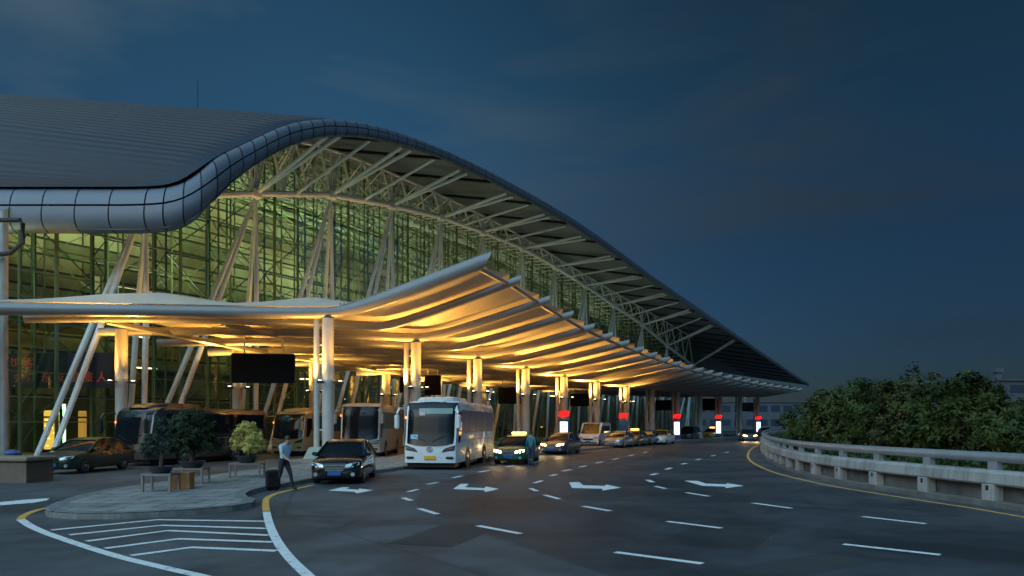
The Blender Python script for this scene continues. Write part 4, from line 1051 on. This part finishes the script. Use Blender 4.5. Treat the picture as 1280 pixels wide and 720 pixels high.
def van(label, loc, rz):
    o = thing('parked_van', label, 'van', loc, rz); W, L, H = 1.88, 5.2, 2.28
    sil = [(0, .35), (-.02, .75), (.12, .98), (.75, 1.22), (1.55, 2.12), (2.0, 2.27), (4.9, 2.28), (5.15, 2.1), (5.2, .4), (5.0, .28), (.1, .28)]
    b = MB(); rings = []
    for hw, ins in ((W/2-.1, .05), (W/2-.02, .02), (W/2, 0)):
        rings.append([( hw, y+(.0 if y < 2 else -.0)+(ins if y < .2 else 0), z-(ins if z > 2 else 0)) for y, z in sil])
    full = [[(-p[0], p[1], p[2]) for p in r_] for r_ in rings[::-1]]+rings if False else [[(-p[0], p[1], p[2]) for p in rings[0]], [(-p[0], p[1], p[2]) for p in rings[2]], rings[2], rings[0]]
    full[1] = [(x, y, min(z, 2.2)) for x, y, z in full[1]]; full[2] = [(x, y, min(z, 2.2)) for x, y, z in full[2]]
    b.rings(full, True, True); b.build('body', WHTP, o)
    b = MB(); b.poly([(-.80, .70, 1.235), (.80, .70, 1.235), (.74, 1.50, 2.11), (-.74, 1.50, 2.11)]); b.build('windscreen', CARGL, o)
    b = MB()
    for sx in (-1, 1): b.box((sx*(W/2+.004), 3.3, 1.65), (.012, 2.9, .55)); b.box((sx*(W/2+.004), 1.5, 1.55), (.012, .5, .5))
    b.build('side_window', CARGL, o)
    for sx in (-1, 1):
        for y in (.95, 4.1): wheel(o, sx*(W/2-.12), y, .34, .22, sx)
        b = MB(); b.rbox((sx*.68, .02, .84), (.36, .1, .2), .03); b.build('headlight', HEADOFF, o)
        b = MB(); b.rbox((sx*(W/2+.12), 1.0, 1.4), (.16, .1, .3), .04); b.tube((sx*(W/2-.05), 1.0, 1.3), (sx*(W/2+.08), 1.0, 1.36), .025, 6); b.build('mirror', BLACK, o)
    b = MB(); b.box((0, -.03, .72), (.9, .03, .14)); b.box((0, 0.02, .42), (1.6, .06, .1)); b.build('grille', BLACK, o)
    b = MB(); b.box((0, -.04, .5), (.44, .03, .14)); b.build('number_plate', BPLATE, o)
    return o
van('white high roofed van parked left of the silver sedan', gx(735, 64), R(-20))

def coach(name, label, paint, loc, rz, L=10.5, W=2.5, H=3.3, pod=True, plate=YPLATE, lit=False, windows=WINGL, emblem=True, dash=True, topdark=True, nose=.28):
    o = thing(name, label, 'coach', loc, rz, None)
    z0 = .32
    prof = [(0, z0), (-.02, .7), (0, 1.15), (.10, 1.5), (nose, H-.45), (nose+.12, H-.2), (nose+.4, H-.04), (nose+1, H), (L-.5, H), (L-.12, H-.12), (L, H-.5), (L, z0)]
    b = MB(); rings = []
    for u, dy, dz in ((-1, .0, 0),):
        pass
    sec = [(-W/2+.22, 0.0, -.10), (-W/2+.05, .0, -.03), (-W/2, .06, -.08), ]
    def slice_(x, yin, zin):
        return [(x, y+(yin if y < L/2 else -yin), (z-zin if z > H-.3 else z)) for y, z in prof]
    rings = [slice_(-W/2, .22, .14), slice_(-W/2+.07, .07, .04), slice_(-W/2+.3, .0, .0), slice_(0, -.03, -.03), slice_(W/2-.3, .0, .0), slice_(W/2-.07, .07, .04), slice_(W/2, .22, .14)]
    b.rings(rings, True, True); b.build('body', paint, o, smooth=True, angle=32)
    # windscreen with rounded edges, set just proud of the nose
    def nose_y(z): return float(np.interp(z, [p[1] for p in prof[:7]], [p[0] for p in prof[:7]]))
    zb_, zt_ = 1.22, H-.22
    b = MB(); rr = []
    for z in np.linspace(zb_, zt_, 7):
        y = nose_y(z); dip = 0
        row = []
        for x in np.linspace(-1, 1, 11):
            ax = abs(x); yy = y-.12+(.0 if ax < .75 else (ax-.75)*.9*.9)+.05*ax*ax
            zz = z-.12*(1-ax*ax)*(1 if z < zb_+.1 else 0)
            row.append((x*(W/2-.03), yy, zz))
        rr.append(row)
    b.rings(rr, closed=False); ws = b.build('windscreen', CARGL, o, smooth=True)
    if topdark:
        b = MB().use(mat('teal_sunstrip', (.01, .10, .09), .12, spec=.8)); z = H-.62
        for x0, x1 in ((-.55, 1.02),):
            b.rings([[(x, nose_y(zz)-.14+.05*(x/(W/2))**2, zz) for x in np.linspace(x0, x1, 7)] for zz in (z, z+.26)], closed=False)
        b.build('sun_strip', None, ws)
        b = MB(); b.rings([[(x*(W/2-.06), nose_y(zz)-.135+.05*x*x+(0 if abs(x) < .75 else (abs(x)-.75)*.8), zz) for x in np.linspace(-1, 1, 9)] for zz in (H-.34, H-.2, H-.1)], closed=False); b.build('front_cap', DARK, o, smooth=True)
    if dash:
        b = MB(); b.box((-.72, nose_y(1.5)-.125, 1.5), (.34, .02, .2), M=Matrix.Rotation(-.07, 3, 'X')); b.build('dash_card', mat('pale_blue_card', (.35, .6, .8), .5), ws)
        b = MB(); b.box((-.38, nose_y(2.55)-.14, 2.55), (.26, .02, .16), M=Matrix.Rotation(-.09, 3, 'X')); b.build('sticker', mat('sticker', (.6, .5, .52), .5), ws)
    for sx in (-1, 1):
        b = MB(); b.tube((sx*.12, nose_y(1.4)-.15, 1.28), (sx*.75, nose_y(1.6)-.14, 1.55+.0), .014, 5); b.build('wiper', BLACK, ws)
        # headlamp cluster
        b = MB(); b.extrude([(sx*.55, -.055, .80), (sx*1.12, -.02, .90), (sx*1.16, -.0, 1.12), (sx*.72, -.05, .98)], (0, .08, 0)); hl = b.build('headlight', DARK, o)
        b = MB()
        for q in range(4): b.lathe([(.055, -.0), (.062, .03)], (sx*(.68+.125*q), -.075+.006*q, .895+.032*q), 10, 'Y')
        b.build('reflector', HEADL if lit else CHROME, hl)
        b = MB(); b.rbox((sx*.92, -.02, .55), (.34, .06, .11), .03); b.build('fog_lamp', DARK, o)
        # swan neck mirror
        b = MB(); b.sweep([(sx*(W/2-.08), nose-.02, H-.35), (sx*(W/2+.08), -.32, H-.38), (sx*(W/2+.16), -.42, H-.62)], .05, 8)
        b.rbox((sx*(W/2+.17), -.40, H-.98), (.2, .2, .72), .08); b.build('mirror', paint, o, smooth=True)
        b = MB(); b.rbox((sx*(W/2-.02), .33, H-.78), (.05, .1, .12), .02); b.build('marker_lamp', AMBERL if sx < 0 else TAILR, o)
        # side glazing in bays
        b = MB(); n_ = int((L-1.6)/1.45); x0 = 1.05
        for k in range(n_):
            y0 = x0+k*(L-1.5)/n_; b.box((sx*(W/2+.004), y0+(L-1.5)/n_/2, H*.5+.62), (.014, (L-1.5)/n_-.05, 1.06))
        b.build('side_window', windows, o)
        b = MB(); b.extrude([(sx*(W/2+.0), .30, 1.25), (sx*(W/2+.0), .55, 1.22), (sx*(W/2), .98, 1.75), (sx*(W/2), .98, H-.5), (sx*(W/2), .45, H-.5)], (sx*.014, 0, 0)); b.build('door', CARGL, o)
        b = MB(); b.box((sx*(W/2+.004), L/2, 1.33), (.01, L-1.3, .025)); b.box((sx*(W/2+.004), L/2, .82), (.01, L-1, .02))
        for q in range(5): b.box((sx*(W/2+.004), 3.5+q*.95, 1.08), (.01, .015, .5))
        b.build('side_trim', mat('trim_grey', (.2, .2, .21), .5), o)
        for y in (2.25, L-3.0):
            b = MB(); b.lathe([(.54, -.01), (.54, .012), (.4, .014)], (sx*(W/2), y, .5), 20, 'X'); b.build('wheel_arch', BLACK, o)
            wheel(o, sx*(W/2-.13), y, .48, .30, sx)
    b = MB(); b.box((0, -.07, .56), (.52, .04, .16)); b.build('number_plate', plate, o)
    b = MB(); b.box((0, .6, .22), (W-.3, .9, .22)); b.box((0, L/2, .24), (W-.4, L-2, .2)); b.build('underbody', BLACK, o)
    if emblem:
        b = MB(); n_ = 18
        for k in range(n_):
            a0, a1 = 2*math.pi*k/n_, 2*math.pi*(k+1)/n_; b.tube((math.cos(a0)*.13, -.07, .93+math.sin(a0)*.10), (math.cos(a1)*.13, -.07, .93+math.sin(a1)*.10), .014, 4)
        b.tube((-.05, -.075, .99), (.05, -.075, .93), .014, 4); b.tube((.05, -.075, .93), (-.05, -.075, .87), .014, 4); b.build('emblem', CHROME, o)
    if pod:
        b = MB(); rr = []
        for y, hw, z in ((nose+.15, .5, H-.06), (nose+.5, .85, H+.12), (nose+1.3, .95, H+.22), (nose+3.2, .95, H+.22), (nose+4.0, .85, H+.12), (nose+4.4, .6, H-.02)):
            rr.append([(-hw, y, H-.06), (-hw*.9, y, z-.03), (-hw*.5, y, z), (hw*.5, y, z), (hw*.9, y, z-.03), (hw, y, H-.06)])
        b.rings(rr, True, True, closed=False); b.build('roof_pod', paint, o, smooth=True)
    return o
WCO = mat('white_coach_paint', (.70, .71, .72), .28, coat=.5, var=.05)
BEI = mat('beige_coach_paint', (.42, .36, .29), .35, coat=.5)
BCO = mat('black_coach_paint', (.02, .02, .022), .25, coat=.7)
GCO = mat('gold_coach_paint', (.40, .30, .16), .3, coat=.5)
coach('white_coach', 'white coach with dark windscreen, yellow plate and white mirrors at the kerb', WCO, (-3.72, 32.6, .0), R(-9), L=9.3, H=3.16)
coach('beige_coach', 'beige coach parked behind the black sedan, unlit', BEI, (-9.35, 44.2, 0), R(1), L=10.5, H=3.38, pod=False, emblem=False, dash=False, topdark=False)
coach('black_coach', 'long black coach side on behind the potted bonsai trees', BCO, (-18.9, 35.6, 0), R(-18), L=9.2, H=2.95, emblem=False, dash=False, topdark=False, windows=CARGL)
coach('golden_coach', 'golden brown coach just behind the black coach', GCO, (-14.7, 47, 0), R(-17), L=10.5, H=2.95, emblem=False, dash=False, topdark=False)

# ------------------------------------------------------------------ people
SKIN = mat('skin', (.42, .26, .18), .55, var=.08); HAIR = mat('hair', (.012, .01, .01), .5)
def person(label, loc, rz, joints, shirt, trousers, h=1.7, sleeves=False):
    J = joints
    names = list(J.keys()); idx = {n_: i for i, n_ in enumerate(names)}
    rad = dict(pelvis=(.155, .115), waist=(.135, .10), chest=(.165, .115), neckb=(.085, .07), neck=(.052, .052), jaw=(.062, .07), head=(.078, .092), crown=(.05, .06))
    def rr(n_):
        if n_ in rad: return rad[n_]
        q = n_[:-2]; return {'sho': (.075, .07), 'elb': (.043, .043), 'wri': (.032, .03), 'hand': (.03, .018), 'hip': (.105, .10), 'kne': (.062, .065), 'ank': (.042, .045), 'toe': (.045, .032), 'heel': (.04, .04)}[q]
    ed = [('pelvis', 'waist'), ('waist', 'chest'), ('chest', 'neckb'), ('neckb', 'neck'), ('neck', 'jaw'), ('jaw', 'head'), ('head', 'crown')]
    for s_ in ('_l', '_r'): ed += [('chest', 'sho'+s_), ('sho'+s_, 'elb'+s_), ('elb'+s_, 'wri'+s_), ('wri'+s_, 'hand'+s_), ('pelvis', 'hip'+s_), ('hip'+s_, 'kne'+s_), ('kne'+s_, 'ank'+s_), ('ank'+s_, 'toe'+s_)]
    vs = [Vector(J[n_])*(h/1.7) for n_ in names]; es = [(idx[a], idx[c]) for a, c in ed]; rs = [tuple(q*h/1.7 for q in rr(n_)) for n_ in names]
    # fingers and a thumb on each hand
    for s_ in ('_l', '_r'):
        hd = Vector(J['hand'+s_])*(h/1.7); wr = Vector(J['wri'+s_])*(h/1.7); dr = (hd-wr).normalized(); sd = dr.cross(Vector((1, 0, 0))).normalized()
        for q, ln in ((-1.5, .06), (-.5, .075), (.5, .08), (1.5, .065)):
            a = len(vs); vs += [hd+sd*.017*q+dr*.03, hd+sd*.019*q+dr*(.03+ln)]; rs += [(.0085, .0085), (.007, .007)]; es += [(idx['hand'+s_], a), (a, a+1)]
        a = len(vs); vs += [hd+sd*.045-dr*.01, hd+sd*.06+dr*.03]; rs += [(.01, .01), (.008, .008)]; es += [(idx['hand'+s_], a), (a, a+1)]
    me = bpy.data.meshes.new('tmp'); me.from_pydata([tuple(v) for v in vs], es, []); to = bpy.data.objects.new('tmp', me); COL.objects.link(to)
    md = to.modifiers.new('skin', 'SKIN'); md.use_smooth_shade = True
    for i, r_ in enumerate(rs): me.skin_vertices[0].data[i].radius = r_; me.skin_vertices[0].data[i].use_root = (i == idx['pelvis'])
    sb = to.modifiers.new('sub', 'SUBSURF'); sb.levels = 2; sb.render_levels = 2
    dg = bpy.context.evaluated_depsgraph_get(); m2 = bpy.data.meshes.new_from_object(to.evaluated_get(dg)); bpy.data.objects.remove(to)
    m2.materials.clear()
    for m_ in (SKIN, shirt, trousers, RUBBER): m2.materials.append(m_)
    segs = [(a, c, vs[idx[a]], vs[idx[c]]) for a, c in ed]
    def near(p):
        best = None
        for a, c, A, B_ in segs:
            d = B_-A; u = max(0, min(1, (p-A).dot(d)/max(1e-6, d.length_squared))); dist = (p-(A+d*u)).length
            if best is None or dist < best[0]: best = (dist, a, c, u)
        return best
    for f in m2.polygons:
        _, a, c, u = near(f.center)
        q = 1
        if c[:3] in ('hip', 'kne', 'ank') or (a == 'pelvis' and u < .25): q = 2
        if c[:3] == 'toe' or (c[:3] == 'ank' and u > .93): q = 3
        if c in ('neck', 'jaw', 'head', 'crown') or c[:4] == 'hand' or (c[:3] == 'wri' and not (sleeves and u < .9)): q = 0
        if c[:3] == 'elb' and not sleeves and u > .8: q = 0
        f.material_index = q; f.use_smooth = True
    o = thing('person', label, 'person', loc, rz)
    bo_ = bpy.data.objects.new('body', m2); COL.objects.link(bo_); bo_.parent = o
    hc = vs[idx['head']]; cr = vs[idx['crown']]; jw = vs[idx['jaw']]; ax3 = (cr-jw).normalized()
    b = MB(); rings = []
    for k in range(7):
        a = k/6*math.pi*.56; rings.append([tuple(hc+ax3*.015+ax3*math.cos(a)*.118+Vector((math.cos(q)*.092*math.sin(a), math.sin(q)*.108*math.sin(a)+.014, 0))) for q in np.linspace(0, 2*math.pi, 13)[:-1]])
    b.rings(rings, True, True); b.build('hair', HAIR, o, smooth=True)
    b = MB(); f0 = hc+Vector((0, -.088, -.035)); b.lathe([(.004, -.03), (.014, .008), (.008, .03)], tuple(f0), 8, 'Z'); b.build('nose', SKIN, o, smooth=True)
    b = MB()
    for sx in (-1, 1): b.lathe([(.002, -.008), (.011, 0), (.002, .008)], tuple(hc+Vector((sx*.032, -.083, -.005))), 8, 'Y')
    b.box(hc+Vector((0, -.083, -.085)), (.05, .012, .009)); b.build('eyes', mat('face_dark', (.05, .03, .03), .4), o)
    return o
stand_j = dict(pelvis=(0, 0, .94), waist=(0, 0, 1.08), chest=(0, .01, 1.28), neckb=(0, .015, 1.42), neck=(0, 0, 1.48), jaw=(0, -.01, 1.53), head=(0, -.005, 1.59), crown=(0, .01, 1.665),
    sho_l=(.19, .01, 1.37), elb_l=(.24, .03, 1.10), wri_l=(.24, -.05, .87), hand_l=(.24, -.07, .79), sho_r=(-.19, .01, 1.37), elb_r=(-.24, .03, 1.10), wri_r=(-.24, -.05, .87), hand_r=(-.24, -.07, .79),
    hip_l=(.09, 0, .87), kne_l=(.10, -.01, .48), ank_l=(.10, .02, .08), toe_l=(.11, -.14, .04), hip_r=(-.09, 0, .87), kne_r=(-.10, -.01, .48), ank_r=(-.10, .02, .08), toe_r=(-.11, -.14, .04))
walk_j = dict(stand_j, waist=(0, -.03, 1.08), chest=(0, -.07, 1.27), neckb=(0, -.10, 1.40), neck=(0, -.13, 1.46), jaw=(0, -.16, 1.50), head=(0, -.165, 1.56), crown=(0, -.165, 1.635), sho_l=(.19, -.08, 1.36), sho_r=(-.19, -.06, 1.36),
    elb_l=(.24, .06, 1.10), wri_l=(.24, .16, .88), hand_l=(.24, .19, .80), elb_r=(-.24, -.16, 1.12), wri_r=(-.22, -.34, .98), hand_r=(-.22, -.41, .95),
    kne_l=(.10, -.17, .50), ank_l=(.10, -.26, .10), toe_l=(.11, -.42, .05), kne_r=(-.10, .06, .48), ank_r=(-.10, .30, .13), toe_r=(-.10, .18, .03))
LBLUE = mat('light_blue_shirt', (.38, .52, .66), .8, scale=6); DTRO = mat('dark_trousers', (.015, .016, .02), .8); TEAL = mat('teal_jacket', (.03, .16, .19), .7); NAVY = mat('navy_trousers', (.02, .04, .075), .8); BSH = mat('blue_shirt', (.10, .15, .30), .8)
px_, py_ = G(355, 613); person('person in a light blue shirt and black trousers walking past the sedan', (px_, py_, .0), R(62), walk_j, LBLUE, DTRO, 1.74)
person('person in a teal jacket and navy trousers standing beside the green taxi', ((664-640)/F*35.6, 35.6, .006), R(150), stand_j, TEAL, NAVY, 1.72, True)
x, y = gx(44, 29.5)[:2]
o = thing('litter_bin', 'small blue litter bin between the stone wall and the dark taxi', 'bin', (x-.1, y-1.2, 0))
b = MB(); b.lathe([(.20, 0), (.22, .04), (.27, .82), (.28, .86), (.25, .88), (.22, .84)], (0, 0, 0), 18); b.build('drum', mat('blue_bin', (.06, .10, .26), .45, var=.25), o, smooth=True)
b = MB(); b.lathe([(.27, .9), (.29, .93), (.2, 1.04), (.05, 1.08)], (0, 0, 0), 18); b.box((0, 0, .88), (.05, .5, .08)); b.build('lid', MATS['blue_bin'], o, smooth=True)
# suitcase pulled by the walker
o = thing('suitcase', 'black upright wheeled suitcase beside the walking person', 'suitcase', (px_-.33, py_-.05, .0), R(30))
b = MB(); b.rbox((0, 0, .36), (.42, .26, .58), .05); b.build('shell', BLACK, o)
b = MB()
for sx in (-.14, .14): b.tube((sx, .1, .62), (sx, .1, .95), .012, 6)
b.tube((-.15, .1, .95), (.15, .1, .95), .018, 6); b.build('handle', CHROME, o)
for sx in (-.15, .15):
    b = MB(); b.lathe([(.045, -.02), (.045, .02)], (sx, .08, .045), 10, 'X'); b.build('wheel', RUBBER, o)

# ------------------------------------------------------------------ far background
bgp = mat('far_concrete', (.07, .08, .10), .7, var=.2, scale=.1); bgw = mat('far_glass', (.04, .06, .09), .15, .2)
def far_block(name, label, x0, x1, ytop, d, dep=20, rows=2):
    X0, X1 = (x0-640)/F*d, (x1-640)/F*d; h = (HZ-ytop)*d/F+CAMH
    o = thing(name, label, 'building', ((X0+X1)/2, d+dep/2, 0))
    b = MB(); b.box((0, 0, h/2), (X1-X0, dep, h)); b.build('wall', bgp, o)
    b = MB(); b.box((0, 0, h+.2), (X1-X0+.8, dep+.8, .4)); b.build('roof', bgp, o)
    n_ = max(3, int((X1-X0)/4))
    for r_ in range(rows):
        z = h*(r_+.6)/rows-.2; b = MB()
        for k in range(n_): b.box((-(X1-X0)/2+(k+.5)*(X1-X0)/n_, -dep/2-.03, z), ((X1-X0)/n_*.7, .1, h/rows*.45))
        b.build('window', bgw, o)
    return o
far_block('concourse', 'long pale concourse building seen past the far canopy end', 700, 1100, 503, 235, 30, 2)
o = far_block('distant_building', 'long low building behind the trees at the right', 1205, 1420, 476, 150, 20, 3)
d = 152; b = MB(); X = (1247-640)/F*d; zz0 = (HZ-477)*d/F+CAMH; zz1 = (HZ-463)*d/F+CAMH
b.box((X, d, (zz0+zz1)/2-.4), (1.1, 1.1, zz1-zz0)); b.box((X, d, zz1), (1.7, 1.7, .9)); tag(b.build('roof_tank', bgp), 'small dark tower on the building roof at the right', 'tower')
far_block('dark_shed', 'low dark shed roof beyond the right end of the trees', 1240, 1400, 503, 48, 10, 1)
